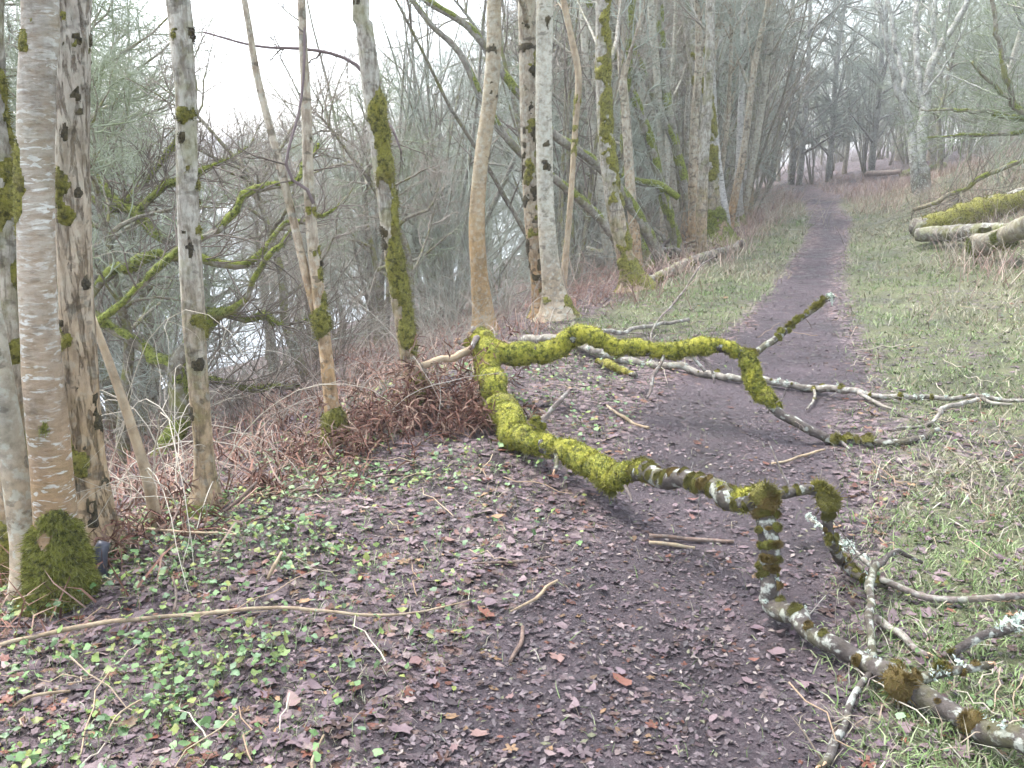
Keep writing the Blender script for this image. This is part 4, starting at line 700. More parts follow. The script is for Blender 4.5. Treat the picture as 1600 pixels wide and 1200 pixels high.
hero, HL = fallen('fallen_branch', 'long thickly mossed fallen branch arching across the muddy path', 'fallen branch', [
    ('limb', [(746, 524, 6.25, 34, 0.9), (757, 545, 6.15, 44, 0.98), (766, 580, 5.95, 42, 0.98), (776, 615, 5.7, 44, 0.86), (790, 655, 5.38, 46, 0.98), (826, 690, 5.05, 44, 0.86), (862, 700, 4.88, 40, 0.62), (900, 717, 4.70, 44, 0.98), (945, 738, 4.48, 42, 0.92), (985, 745, 4.27, 40, 0.8), (1012, 738, 4.12, 36, 0.42), (1060, 750, 3.92, 34, 0.30), (1110, 763, 3.74, 36, 0.3), (1150, 772, 3.62, 38, 0.42), (1184, 780, 3.52, 40, 0.6)], None, False),
    ('limb', [(1184, 776, 3.52, 38, 0.6), (1192, 810, 3.48, 38, 0.55), (1198, 860, 3.45, 37, 0.4), (1199, 910, 3.42, 36, 0.35), (1198, 950, (0.045,), 37, 0.3), (1235, 975, (0.04,), 38, 0.22), (1290, 1012, (0.045,), 36, 0.2), (1350, 1045, (0.05,), 36, 0.12), (1410, 1078, (0.05,), 40, 0.2), (1470, 1112, (0.05,), 42, 0.12), (1540, 1148, (0.05,), 44, 0.18), (1640, 1195, (0.05,), 46, 0.3)], None, False),
    ('limb', [(760, 545, 6.15, 38, 0.98), (792, 552, 6.1, 34, 0.95), (830, 547, 6.08, 32, 0.86), (880, 536, 6.05, 31, 0.95), (905, 526, 6.05, 30, 0.95), (925, 525, 6.03, 28, 0.95), (955, 541, 6.0, 25, 0.95), (1010, 549, 5.93, 24, 0.95), (1060, 544, 5.87, 25, 0.95), (1108, 539, 5.82, 26, 0.95), (1135, 548, 5.79, 22, 0.6), (1163, 558, 5.76, 24, 0.75)], None, False),
    ('limb', [(1163, 556, 5.76, 22, 0.7), (1172, 585, 5.68, 25, 0.95), (1195, 620, 5.58, 25, 0.95), (1216, 645, 5.52, 21, 0.6), (1245, 665, 5.46, 18, 0.2), (1280, 675, 5.42, 17, 0.15), (1305, 681, 5.4, 19, 0.7), (1345, 686, (0.03,), 15, 0.25), (1400, 688, (0.03,), 14, 0.3), (1440, 680, (0.03,), 12, 0.15), (1468, 672, (0.03,), 7, 0.0)], None, False),
    ('limb', [(1163, 556, 5.76, 17, 0.7), (1190, 545, 5.8, 13, 0.3), (1215, 525, 5.83, 12, 0.3), (1240, 508, 5.86, 11, 0.5), (1268, 490, 5.88, 10, 0.5), (1290, 472, 5.9, 9, 0.5), (1303, 463, 5.92, 7, 0.3)], None, True),
    ('stub', [(752, 552, 6.12, 20, 0.6), (728, 558, 6.1, 14, 0.3), (695, 562, 6.05, 13, 0.0), (660, 570, 6.0, 12, 0.0), (638, 580, 5.97, 9, 0.0)], B_POLE, True),
    ('stub', [(748, 540, 6.12, 16, 0.4), (745, 536, 6.05, 12, 0.2), (738, 546, 5.98, 9, 0.0)], B_DEADWD, False),
    ('stub', [(757, 535, 6.18, 20, 0.9), (748, 522, 6.22, 13, 0.7), (741, 511, 6.25, 8, 0.0)], B_DEADWD, False),
    ('stub', [(752, 540, 6.2, 16, 0.8), (730, 536, 6.3, 12, 0.7), (716, 534, 6.35, 9, 0.1)], B_DEADWD, True),
    ('stub', [(780, 628, 5.62, 14, 0.9), (764, 616, 5.6, 9, 0.9), (752, 608, 5.6, 5, 0.5)], None, False),
    ('stub', [(838, 672, 4.98, 22, 0.9), (852, 655, 4.98, 12, 0.6), (872, 634, 4.98, 9, 0.3), (889, 612, 5.0, 7, 0.0)], B_DEADWD, False),
    ('stub', [(872, 708, 4.8, 12, 0.3), (868, 722, 4.72, 9, 0.1), (866, 738, 4.66, 7, 0.0)], None, True),
    ('branch', [(1188, 772, 3.52, 22, 0.5), (1220, 775, 3.53, 18, 0.3), (1248, 768, 3.55, 20, 0.45), (1276, 776, 3.57, 24, 0.7), (1290, 805, 3.58, 18, 0.4), (1300, 850, 3.6, 19, 0.4), (1318, 880, (0.05,), 20, 0.4), (1345, 905, (0.03,), 16, 0.35), (1385, 915, (0.025,), 12, 0.2)], None, False),
    ('twig', [(1236, 772, 3.55, 5, 0), (1220, 735, 3.56, 4, 0), (1200, 690, 3.6, 2.5, 0)], B_DEADWD, False),
    ('twig', [(976, 762, 4.25, 8, 0.3), (984, 775, 4.2, 6, 0), (987, 784, 4.18, 4, 0)], B_DEADWD, False),
    ('twig', [(1036, 548, 5.9, 6, 0.0), (1030, 572, 5.85, 6, 0), (1020, 590, 5.8, 7, 0), (1018, 612, 5.75, 5, 0), (1012, 622, 5.7, 4, 0)], B_DEADWD, False),
    ('twig', [(1085, 545, 5.85, 6, 0), (1105, 565, 5.8, 6, 0), (1114, 580, 5.76, 5, 0), (1117, 598, 5.72, 4, 0)], B_DEADWD, False),
    ('twig', [(1018, 548, 5.92, 5, 0), (1022, 510, 6.0, 4, 0), (1060, 465, 6.1, 3.5, 0), (1090, 420, 6.2, 3, 0), (1118, 400, 6.3, 2, 0)], B_DEADWD, False),
    ('twig', [(1305, 683, 5.4, 7, 0), (1316, 690, 5.36, 6, 0), (1328, 702, (0.012,), 4, 0)], B_DEADWD, False),
    ('branch', [(1262, 805, (0.10,), 6, 0.0), (1300, 835, (0.09,), 7, 0), (1335, 862, (0.08,), 8, 0), (1365, 888, (0.09,), 9, 0)], B_WHITE, False),
    ('branch', [(1400, 1072, (0.07,), 16, 0.4), (1440, 1058, (0.08,), 19, 0.3), (1490, 1046, (0.08,), 18, 0.3), (1548, 1036, (0.09,), 16, 0.1)], None, True),
    ('branch', [(1358, 1058, (0.05,), 14, 0.2), (1338, 1085, (0.03,), 15, 0.15), (1310, 1128, (0.025,), 16, 0.3), (1288, 1165, (0.025,), 17, 0.1), (1274, 1192, (0.025,), 15, 0)], None, True)],
    HB, B_LIMB, [MOSS_BRIGHT, MOSS_GOLD, MOSS_BRIGHT, MOSS_BRIGHT, MOSS_GOLD] + [MOSS_BRIGHT] * 7 + [MOSS_GOLD] * 12, nf=11000, seed=200)
# cushions of moss sitting on the limbs
def cushion_mesh(name, seed, mat):
    a = np.linspace(0, 2 * math.pi, 13)[:-1]; e = np.linspace(0.0, 1.0, 6)[:-1]; V = []
    for ee in e: V += [[math.cos(t) * math.cos(ee * 1.57), math.sin(t) * math.cos(ee * 1.57), math.sin(ee * 1.57) * 0.85 - 0.15] for t in a]
    V = np.array(V + [[0, 0, 0.72]]); V = V * (1 + 0.5 * (fbm(V * 2.2 + seed * 9, seed)[:, None] - 0.5)); n = 12; Q = []
    for j in range(4): Q += [[j * n + k, j * n + (k + 1) % n, (j + 1) * n + (k + 1) % n, (j + 1) * n + k] for k in range(n)]
    T3 = [[4 * n + k, 4 * n + (k + 1) % n, 5 * n] for k in range(n)]
    nf = 420; ii = rng.integers(0, len(V) - 1, nf); jj = (ii + 1) % len(V); p = V[ii] * 0.5 + V[np.minimum(ii + rng.integers(0, 13, nf), len(V) - 1)] * 0.5; p = nrm(p) * np.linalg.norm(V[ii], axis=1)[:, None] * 0.95
    fz = fuzz(p, nrm(p), 0.34, 0.045, 0.1); VV, fs = join([(V, [np.array(Q), np.array(T3)]), fz]); return mesh(name, VV, fs, mat)
CUSH = [cushion_mesh('moss_cushion', k, (MOSS_GOLD, MOSS_RUST, MOSS_GOLD, MOSS_BRIGHT, MOSS_GOLD, MOSS_RUST)[k]) for k in range(6)]
def cushions(lo, s, org, i0, i1, n, size, kinds, top=0.9, ring=1.0):
    P, R = s[:, :3], s[:, 3]; T, A, B = frames(P[None]); T, A, B = T[0], A[0], B[0]
    for k in range(n):
        i = int(np.clip((i0 + (i1 - i0) * (k + rng.uniform(-0.3, 0.3)) / n) * (len(P) - 1), 0, len(P) - 1)); up = np.array([0, -0.55, 1.0]); up = nrm(up - T[i] * (up @ T[i])); sd = np.cross(T[i], up)
        a = rng.normal(0, top); d = nrm(up * math.cos(a) + sd * math.sin(a)); p = P[i] + d * R[i] * 0.82; sz = size * rng.uniform(0.5, 1.5)
        q = link('moss_cushion', CUSH[kinds[rng.integers(0, len(kinds))]], lo, p - org); tt = np.cross(d, T[i]); from mathutils import Matrix
        M3 = Matrix((tuple(T[i]), tuple(tt), tuple(d))).transposed(); q.rotation_euler = M3.to_euler(); q.scale = (sz * rng.uniform(0.6, 1.0), sz * rng.uniform(0.8, 1.3) * ring, sz * rng.uniform(0.8, 1.2))
cushions(*HL[0], HB, 0.68, 1.0, 80, 0.0165, (0, 0, 2, 4, 1), 1.2, 1.2)
cushions(*HL[1], HB, 0.0, 0.2, 74, 0.0165, (0, 1, 5, 2, 3), 1.3)
cushions(*HL[1], HB, 0.2, 1.0, 12, 0.022, (1, 5, 0), 0.8)
cushions(*HL[12], HB, 0.1, 1.0, 46, 0.014, (0, 2, 4, 1), 1.1)
cushions(*HL[4], HB, 0.35, 1.0, 16, 0.017, (3, 0), 1.0)
cushions(*HL[20], HB, 0.0, 1.0, 7, 0.02, (0, 5), 1.0)
cushions(*HL[3], HB, 0.55, 0.7, 5, 0.03, (0, 2), 1.0)
for (lo, s), i, sz, kd in ((HL[0], 0.655, 0.062, 3), (HL[12], 0.34, 0.045, 0), (HL[1], 0.005, 0.05, 0), (HL[1], 0.035, 0.046, 1), (HL[20], 0.03, 0.05, 5)):
    j = int(i * (len(s) - 1)); q = link('moss_cushion', CUSH[kd], lo, s[j, :3] - HB + np.array([0, -0.02, -0.02 if sz > 0.06 else 0.01])); q.scale = (sz, sz, sz * 1.25); q.rotation_euler = (0.7 if sz < 0.06 else 2.6, 0, 0.5)
# pale leafy lichen on the outer twigs
def lichen_mesh(seed):
    n = 26; b = rng.normal(0, 0.35, (n, 3)) * np.array([1, 1, 0.5]); d = nrm(rng.normal(0, 1, (n, 3)) + np.array([0, 0, 0.6])); P = b[:, None] + d[:, None] * np.linspace(0, 1, 4)[None, :, None] * rng.uniform(0.4, 0.9, (n, 1, 1)); P[:, 1:] += rng.normal(0, 0.1, (n, 3, 3))
    sd = nrm(np.cross(d, rng.normal(0, 1, (n, 3))))[:, None] * np.array([0.07, 0.14, 0.16, 0.05])[None, :, None]; V = np.stack([P - sd, P + sd + 0.02], 2).reshape(-1, 3); i = (np.arange(n) * 8)[:, None, None] + (np.arange(3) * 2)[None, :, None]; Q = (i + np.array([0, 1, 3, 2])).reshape(-1, 4); return mesh('lichen', V, [Q], LICHEN)
LI = [lichen_mesh(k) for k in range(3)]
def lichens(lo, s, org, i0, i1, n, size):
    for k in range(n):
        i = int(rng.uniform(i0, i1) * (len(s) - 1)); q = link('lichen', LI[k % 3], lo, s[i, :3] - org + np.append(rng.normal(0, s[i, 3] * 0.6, 2), s[i, 3] * 0.7)); z = size * rng.uniform(0.5, 1.2); q.scale = (z, z, z); q.rotation_euler = tuple(rng.uniform(0, 6, 3))
lichens(*HL[19], HB, 0, 1, 18, 0.022); lichens(*HL[12], HB, 0.3, 1, 8, 0.02); lichens(*HL[1], HB, 0.18, 1, 16, 0.015); lichens(*HL[4], HB, 0.8, 1, 5, 0.03); lichens(*HL[20], HB, 0.2, 1, 6, 0.02)

# other loose branches on the path
def simple_fallen(name, label, cat, limbs, mat, moss=MOSS_GOLD, nf=500, seed=0, group=None, **k):
    f = line(limbs[0][1]); org = f[0, :3].copy(); return fallen(name, label, cat, limbs, org, mat, moss, nf, group, seed, **k)
o_, r_ = simple_fallen('fallen_branch', 'long pale birch pole lying across the path behind the mossy branch', 'fallen branch', [
    ('limb', [(895, 538, (0.05,), 15, 0.1), (940, 552, (0.05,), 17, 0.15), (1010, 566, (0.04,), 15, 0.12), (1080, 578, (0.04,), 14, 0.12), (1140, 588, (0.04,), 13, 0.15), (1200, 597, (0.04,), 13, 0.12), (1260, 603, (0.05,), 13, 0.2), (1330, 610, (0.05,), 11, 0.1), (1400, 617, (0.05,), 10, 0.15), (1470, 621, (0.05,), 9, 0.12), (1540, 624, (0.05,), 8, 0.1), (1610, 626, (0.05,), 7, 0)], None, False),
    ('branch', [(1340, 612, (0.05,), 8, 0), (1375, 632, (0.03,), 6, 0), (1400, 640, (0.02,), 4, 0)], None, False), ('branch', [(1520, 622, (0.05,), 9, 0.3), (1555, 632, (0.03,), 7, 0.3), (1580, 634, (0.02,), 5, 0)], None, False),
    ('branch', [(1100, 580, (0.06,), 7, 0.2), (1085, 560, (0.14,), 6, 0), (1070, 535, (0.24,), 4, 0)], None, False), ('branch', [(1270, 604, (0.05,), 7, 0.5), (1275, 620, (0.03,), 5, 0.4), (1262, 640, (0.015,), 4, 0)], None, False)], B_WHITE, seed=260)
lichens(*r_[0], r_[0][1][0, :3], 0, 1, 22, 0.022); cushions(*r_[0], r_[0][1][0, :3], 0.05, 0.95, 16, 0.02, (0, 2), 0.9)
simple_fallen('fallen_branch', 'pale bark pole lying along the brink just behind the mossy branch', 'fallen branch', [('limb', [(815, 532, (0.08,), 15, 0.1), (850, 528, (0.10,), 18, 0), (900, 527, (0.10,), 15, 0), (960, 518, (0.08,), 9, 0), (1020, 508, (0.06,), 7, 0), (1075, 500, (0.04,), 6, 0)], None, False)], B_WHITE, seed=270)
simple_fallen('fallen_branch', 'short mossy branch piece lying between the mossy branch and the pale pole', 'fallen branch', [('limb', [(932, 568, (0.03,), 10, 0.6), (955, 574, (0.03,), 13, 0.8), (990, 586, (0.03,), 11, 0.6)], None, False)], B_LIMB, MOSS_GOLD, seed=271)
simple_fallen('fallen_branch', 'split grey branch standing crossed over the lower end of the mossy branch', 'fallen branch', [('limb', [(1370, 878, (0.14,), 14, 0.1), (1365, 905, (0.12,), 16, 0), (1361, 950, (0.09,), 16, 0), (1358, 1000, (0.06,), 15, 0), (1361, 1034, (0.04,), 13, 0)], None, True), ('branch', [(1364, 892, (0.13,), 13, 0), (1385, 872, (0.12,), 12, 0.1), (1408, 861, (0.09,), 11, 0.1), (1418, 866, (0.07,), 9, 0), (1442, 878, (0.03,), 7, 0)], None, False)], B_LIMB, seed=272)
simple_fallen('fallen_branch', 'dark forked branch reaching the right edge above the split grey branch', 'fallen branch', [('limb', [(1372, 905, (0.05,), 14, 0.3), (1410, 918, (0.05,), 15, 0.2), (1450, 932, (0.04,), 15, 0.1), (1510, 935, (0.04,), 14, 0), (1570, 932, (0.04,), 13, 0), (1630, 930, (0.04,), 13, 0)], None, False)], B_DEADWD, seed=273)
simple_fallen('fallen_branch', 'short barkless branch lying behind the split grey branch', 'fallen branch', [('limb', [(1370, 965, (0.03,), 15, 0), (1410, 995, (0.03,), 15, 0), (1452, 1022, (0.03,), 11, 0)], None, True)], B_DEADWD, seed=274)
o_, r_ = simple_fallen('fallen_branch', 'lichen tipped branch slanting in from the right edge near the bottom', 'fallen branch', [('limb', [(1488, 1018, (0.03,), 18, 0.4), (1530, 1002, (0.05,), 17, 0.3), (1575, 985, (0.07,), 18, 0.2), (1640, 962, (0.1,), 18, 0.3)], None, False)], B_LIMB, seed=275)
lichens(*r_[0], r_[0][1][0, :3], 0.4, 1, 9, 0.03)
simple_fallen('fallen_branch', 'curved bare twig with pale broken tip beyond the mossy branch end', 'fallen twig', [('limb', [(1400, 668, (0.015,), 5, 0), (1450, 662, (0.02,), 6, 0), (1468, 645, (0.06,), 8, 0), (1480, 634, (0.08,), 9, 0), (1530, 628, (0.06,), 8, 0.2)], None, True)], B_WHITE, seed=276)
# sticks lying about
STICK = bark('bark_stick_tan', (0.42, 0.33, 0.22), (0.22, 0.15, 0.10), (0.40, 0.31, 0.2), (0, 0.2), (1, 1, 1), 30, 0.2, 0, 0.1, 0.4)
STICKD = bark('bark_stick_dark', (0.22, 0.15, 0.12), (0.09, 0.06, 0.05), (0.2, 0.14, 0.11), (0, 0.2), (1, 1, 1), 30, 0.2, 0, 0.1, 0.5)
def stick(label, pts, mat, seed, name='stick'):
    s = line(pts, 30, 8, 60); return lone(name, label, 'stick', lumpy(s[:, :3], np.maximum(s[:, 3], 0.0015), 8, 0.15, 20, seed, True), mat, s[0, :3].copy())
stick('long thin pale stem lying across the left verge from the left edge', [(-20, 1012, (0.04,), 8), (120, 982, (0.05,), 9), (260, 962, (0.05,), 8), (400, 950, (0.05,), 7), (500, 955, (0.04,), 6), (600, 962, (0.03,), 5), (680, 950, (0.02,), 4), (745, 935, (0.015,), 2)], STICK, 1)
stick('short pale broken stick standing out of the leaves left of centre', [(420, 905, (0.01,), 6), (430, 885, (0.05,), 7), (442, 862, (0.09,), 7)], STICK, 2)
stick('dark upper stick of the two lying side by side in the mud', [(1014, 840, (0.015,), 7), (1080, 843, (0.015,), 8), (1145, 845, (0.015,), 7)], STICKD, 3)
stick('pale lower stick of the two lying side by side in the mud', [(1014, 851, (0.012,), 6), (1050, 853, (0.012,), 7), (1085, 855, (0.012,), 6)], STICK, 4)
stick('crooked stick lying near the bottom centre left of the path', [(800, 1035, (0.015,), 8), (810, 1005, (0.02,), 8), (815, 978, (0.025,), 7)], STICKD, 5)
stick('bent pale twig on the leaves left of the path middle', [(800, 955, (0.01,), 4), (840, 935, (0.015,), 6), (850, 920, (0.02,), 6), (868, 908, (0.015,), 5)], STICK, 6)
stick('pale straight stick lying on leaves behind the mossy limb', [(945, 630, (0.012,), 4), (980, 655, (0.015,), 7), (1013, 668, (0.012,), 6)], STICK, 7)
stick('thin reddish stick pointing at the mossy branch end', [(1205, 724, (0.012,), 4), (1245, 717, (0.015,), 5), (1290, 703, (0.015,), 4)], STICK, 8)
stick('thin straight twig along the left margin of the path', [(735, 880, (0.012,), 4), (800, 878, (0.015,), 5), (860, 870, (0.012,), 4)], STICKD, 9)
stick('forked pale twig at the lower left corner', [(20, 1105, (0.01,), 5), (36, 1092, (0.03,), 6), (70, 1085, (0.03,), 6), (108, 1080, (0.02,), 5)], STICK, 10)
stick('thin bent straw stem near the bottom left', [(165, 1150, (0.01,), 3), (180, 1120, (0.04,), 4), (222, 1092, (0.05,), 4), (240, 1100, (0.03,), 3)], STICK, 11)
stick('thin twig curving up from the bottom edge', [(490, 1210, (0.01,), 5), (486, 1185, (0.02,), 5), (505, 1150, (0.03,), 4)], STICK, 12)
stick('dark curved upright twig on the left verge', [(272, 960, (0.01,), 5), (276, 930, (0.05,), 5), (270, 900, (0.1,), 4)], STICKD, 13)
stick('pale stem lying by the foot of the leaning tan pole', [(210, 824, (0.06,), 4), (270, 828, (0.06,), 5), (340, 833, (0.05,), 4), (380, 838, (0.03,), 3)], STICK, 14)
stick('reddish dead stem lying along the brink towards the bracken', [(400, 775, (0.02,), 4), (470, 765, (0.03,), 5), (540, 758, (0.03,), 4), (600, 742, (0.03,), 4), (680, 740, (0.02,), 3)], STICKD, 15)
stick('grey stick propped on the brink left of the bracken', [(335, 812, (0.03,), 6), (375, 780, (0.10,), 6), (402, 752, (0.16,), 5)], STICKD, 16)
# dry stalks, nothing tells them apart
rng = np.random.default_rng(42)
def stalks():
    protos = []
    for k in range(5):
        n = 6; P = np.zeros((n, 3)); P[:, 0] = np.linspace(-0.5, 0.5, n); P[1:-1, 1:] += rng.normal(0, 0.04, (n - 2, 2)); protos.append(mesh('dry_stalk', *tubes(P[None], np.full((1, n), 0.010) * np.linspace(1, 0.6, n), 5, True), M_STALK))
    out = 0
    while out < 95:
        x, y = sample(1, 2.2, 10, 0.8, 0.6); x, y = float(x[0]), float(y[0])
        if rng.uniform() < 0.85 * float(path_mask(np.array([x]), np.array([y]))[0]) or float(dist_edge(x, y)) > 0.8: continue
        L = rng.uniform(0.12, 0.42); q = link('dry_stalk', protos[out % 5], None, (x, y, float(terrain(x, y)) + 0.02 + 0.08 * L)); q.rotation_euler = (0, rng.normal(0, 0.25), rng.uniform(0, 6.28)); q.scale = (L, L, L) ; q.scale = (L, 0.28, 0.28)
        tag(q, 'short pale dry stalk lying loose in the leaves or grass', 'stalk', 'loose dry stalks'); out += 1
M_STALK = rand_mat('dry_stalk', 0.7, 0.3, (0, (0.48, 0.40, 0.27)), (0.5, (0.36, 0.25, 0.16)), (1, (0.55, 0.50, 0.40)))
stalks()
# dead bracken
M_BRACK = attr_mat('dead_bracken', 0.8, 0.2, 0.3)
def bracken(label, u, v, n, spread, h, lean=(0, 0), seed=0):
    o0 = hit(u, v); V0, c0 = [], []
    R_ = np.random.default_rng(seed); st = []
    for k in range(n):
        b = o0 + np.array([R_.normal(0, spread[0]), R_.normal(0, spread[1]), 0]); b[2] = float(terrain(b[0], b[1])); d = nrm(np.array([R_.normal(lean[0], 0.45), R_.normal(lean[1], 0.45), 1.0])); L = h * R_.uniform(0.5, 1.2); q = [b]
        for j in range(5): d = nrm(d + np.array([R_.normal(0, 0.12), R_.normal(0, 0.12), -0.16 * R_.uniform(0.3, 2.2)])); b = b + d * L / 5; q.append(b)
        st.append(q)
    P = np.array(st); R1 = np.tile(np.linspace(0.0035, 0.0012, 6), (n, 1)); parts = [tubes(P, R1, 4)]; cols = [np.repeat(np.array([(0.20, 0.085, 0.06), (0.36, 0.24, 0.16), (0.16, 0.065, 0.05)])[R_.integers(0, 3, n)], 24, 0)]
    global rng; keep = rng; rng = R_
    Pl, Rl = grow(P, R1, 24, 0.15, 1.0, (0.04, 0.15), (0.6, 1.4), 4, 0.3, -0.22, 0.003); m = len(Pl); sd = nrm(np.cross(Pl[:, -1] - Pl[:, 0], R_.normal(0, 1, (m, 3))))[:, None] * np.array([0.0018, 0.0042, 0.0036, 0.001])[None, :, None] * R_.uniform(0.5, 1.4, (m, 1, 1))
    V = np.stack([Pl - sd, Pl + sd], 2).reshape(-1, 3); i = (np.arange(m) * 8)[:, None, None] + (np.arange(3) * 2)[None, :, None]; parts.append((V, [(i + np.array([0, 1, 3, 2])).reshape(-1, 4)]))
    cols.append(np.repeat(np.array([(0.15, 0.078, 0.058), (0.21, 0.115, 0.085), (0.10, 0.055, 0.045), (0.28, 0.19, 0.14)])[R_.integers(0, 4, m)], 8, 0)); rng = keep
    r = root('dead_bracken', label, 'bracken', o0); sV, sf = parts[0]; p1 = part('stems', (sV, sf), M_BRACK, r, o0, True, cols[0]); p2 = part('fronds', parts[1], M_BRACK, r, o0, False, cols[1]); p1['kind'] = 'stuff'; p2['kind'] = 'stuff'
bracken('tall red brown dead bracken clump left of the mossy branch butt', 692, 640, 52, (0.17, 0.13), 0.5, (0.05, 0), 1)
bracken('sprawling red brown dead bracken in front of the leaning mossy trunk', 620, 668, 36, (0.2, 0.1), 0.3, (0.1, -0.1), 2)
bracken('low dead bracken mat at the foot of the tree with the mossy sock', 540, 712, 34, (0.2, 0.1), 0.26, (0, -0.1), 3)
bracken('dead bracken stems at the foot of the leaning tan pole', 255, 838, 7, (0.16, 0.1), 0.26, (0, 0), 4)
bracken('dead bracken mat beside the dark plastic at the left', 200, 866, 6, (0.08, 0.08), 0.28, (0.1, 0), 5)
bracken('dead bracken under the mossed limb where it meets the ground', 745, 668, 36, (0.16, 0.12), 0.24, (0, 0), 6)
bracken('dead bracken litter between the two trees above the brink', 430, 768, 14, (0.25, 0.1), 0.18, (0, 0), 7)
# bramble stems, undergrowth canes
def canes(name, label, u, v, n, spread, h, mat, arch=0.3, seed=0, r=0.0035, sub=4):
    o0 = hit(u, v); global rng; keep = rng; rng = np.random.default_rng(seed); st = []
    for k in range(n):
        b = o0 + np.array([rng.normal(0, spread[0]), rng.normal(0, spread[1]), 0]); b[2] = float(terrain(b[0], b[1])) - 0.03; d = nrm(np.array([rng.normal(0, 0.35), rng.normal(0, 0.35), 1.0])); L = h * rng.uniform(0.45, 1.25); q = [b]; tw = rng.normal(0, 0.12, 3)
        for j in range(11): d = nrm(d + tw + rng.normal(0, 0.1, 3) + np.array([0, 0, -arch * j / 11])); b = b + d * L / 11; q.append(b)
        st.append(q)
    P = np.array(st); R1 = r * rng.uniform(0.6, 1.2, (n, 1)) * np.linspace(1, 0.35, 12)[None]; P2, R2 = grow(P, R1, sub, 0.2, 0.95, (h * 0.12, h * 0.4), (0.4, 1.2), 7, 0.22, -0.05, r * 0.55)
    o = root(name, label, 'bush', o0); part('stems', tubes(P, R1, 5), mat, o, o0)['kind'] = 'stuff'; part('twigs', tubes(P2, R2, 3), mat, o, o0)['kind'] = 'stuff'; rng = keep
canes('bramble', 'tangle of pale curling bramble stems between the left trunks and slim trunk', 205, 800, 15, (0.22, 0.2), 1.9, TW_PALE, 0.75, 51, 0.0035, 7)
canes('bramble', 'fine pale curling stems below the mossy limbs on the slope', 280, 790, 9, (0.2, 0.2), 1.3, TW_PALE, 0.7, 52, 0.003, 6)
canes('bare_canes', 'upright reddish canes beside the thin tan sapling', 905, 470, 46, (0.45, 0.35), 0.75, TW_RED, 0.12, 53, 0.004, 3)
canes('bare_canes', 'reddish pale canes in front of the mossy dark trunk', 1000, 470, 34, (0.5, 0.3), 0.6, TW_RED, 0.15, 54, 0.004, 3)
canes('bare_canes', 'grey canes behind the smooth orange trunk', 790, 500, 50, (0.5, 0.4), 1.0, TW_BROWN, 0.12, 55, 0.004, 4)
canes('bare_canes', 'grey canes left of the mossy branch butt', 690, 575, 44, (0.35, 0.4), 0.8, TW_BROWN, 0.15, 56, 0.0035, 4)
canes('bare_canes', 'thin upright canes beside the sock footed trunk', 590, 630, 34, (0.4, 0.3), 0.9, TW_BROWN, 0.2, 57, 0.0035, 4)
canes('bare_canes', 'pale canes along the far left verge of the path', 1190, 345, 60, (0.7, 1.2), 1.1, TW_PALE, 0.12, 58, 0.006, 3)
canes('bare_canes', 'pale dead canes standing in front of the log pile', 1530, 400, 34, (0.9, 0.4), 0.7, TW_PALE, 0.3, 59, 0.004, 2)
# dark plastic sheet at the foot of the fissured trunk
def plastic():
    c0 = hit(152, 905); m, nt, b = new_mat('dark_plastic'); b.inputs['Base Color'].default_value = (0.045, 0.048, 0.065, 1); b.inputs['Roughness'].default_value = 0.4
    P = np.array([c0 + np.array([0.02, 0, -0.03]), c0 + np.array([0.0, 0, 0.03]), c0 + np.array([0.015, 0, 0.09]), c0 + np.array([0.035, 0.02, 0.15])]); s = spline(np.concatenate([P, np.array([[0.03], [0.034], [0.032], [0.02]])], 1), 16)
    V, f = lumpy(s[:, :3], s[:, 3], 14, 0.4, 18, 5, True); lone('plastic_tube', 'dark blue black plastic tube standing right of the mossy foot', 'plastic tube', (V, f), m, c0)
plastic()

# ------------------------------------------------------------------ right side: logs, many stemmed tree, hanging limbs
rng = np.random.default_rng(43)
B_LOG = bark('bark_old_log', (0.29, 0.27, 0.225), (0.06, 0.05, 0.04), (0.24, 0.21, 0.17), (0.0, 0.5), (1, 1, 1), 9, 0.6, 0.5, 0.4, 0.9)
KINK = 0.25
def log(label, pts, mat, seed, cover=None, mossm=MOSS_OLIVE, bias=(0, -0.7, -0.2), name='log', nf=2500):
    s = line(pts, 14, 20, 70); org = s[0, :3].copy(); o = root(name, label, 'log', org); part('trunk', lumpy(s[:, :3], s[:, 3], 24, 0.22, 5, seed, True), mat, o, org)
    if cover is not None:
        vf = sleeve(s[:, :3], s[:, 3] * 1.01, 30, np.full(len(s), cover), 0.035, seed + 3, 3.2, bias, 0.35, nf, 0.04, 0.005)
        if vf: part('moss', vf, mossm, o, org)
log('upper pale mossy log of the pile at the right edge', [(1428, 356, 14.2, 34), (1470, 350, 14.3, 38), (1530, 332, 14.5, 42), (1600, 312, 14.8, 44), (1680, 288, 15.2, 44)], B_LOG, 1, 0.5)
log('lower grey log lying under the pale mossy log', [(1432, 366, (0.22,), 26), (1470, 365, (0.2,), 30), (1530, 362, (0.2,), 28), (1580, 358, (0.2,), 26)], B_LOG, 2, 0.22)
log('dark stump end jutting from the log pile at the right edge', [(1525, 385, (0.2,), 40), (1565, 372, (0.3,), 38), (1610, 350, (0.5,), 40), (1680, 330, (0.6,), 40)], B_GREY, 3, 0.3, MOSS_GREEN)
log('pale barkless fallen trunk lying on the left verge below the collared trunk', [(1005, 442, (0.08,), 16), (1040, 426, (0.08,), 15), (1080, 408, (0.09,), 17), (1120, 395, (0.09,), 15), (1152, 386, (0.08,), 10)], B_LOG, 4, 0.3, MOSS_OLIVE, nf=500)
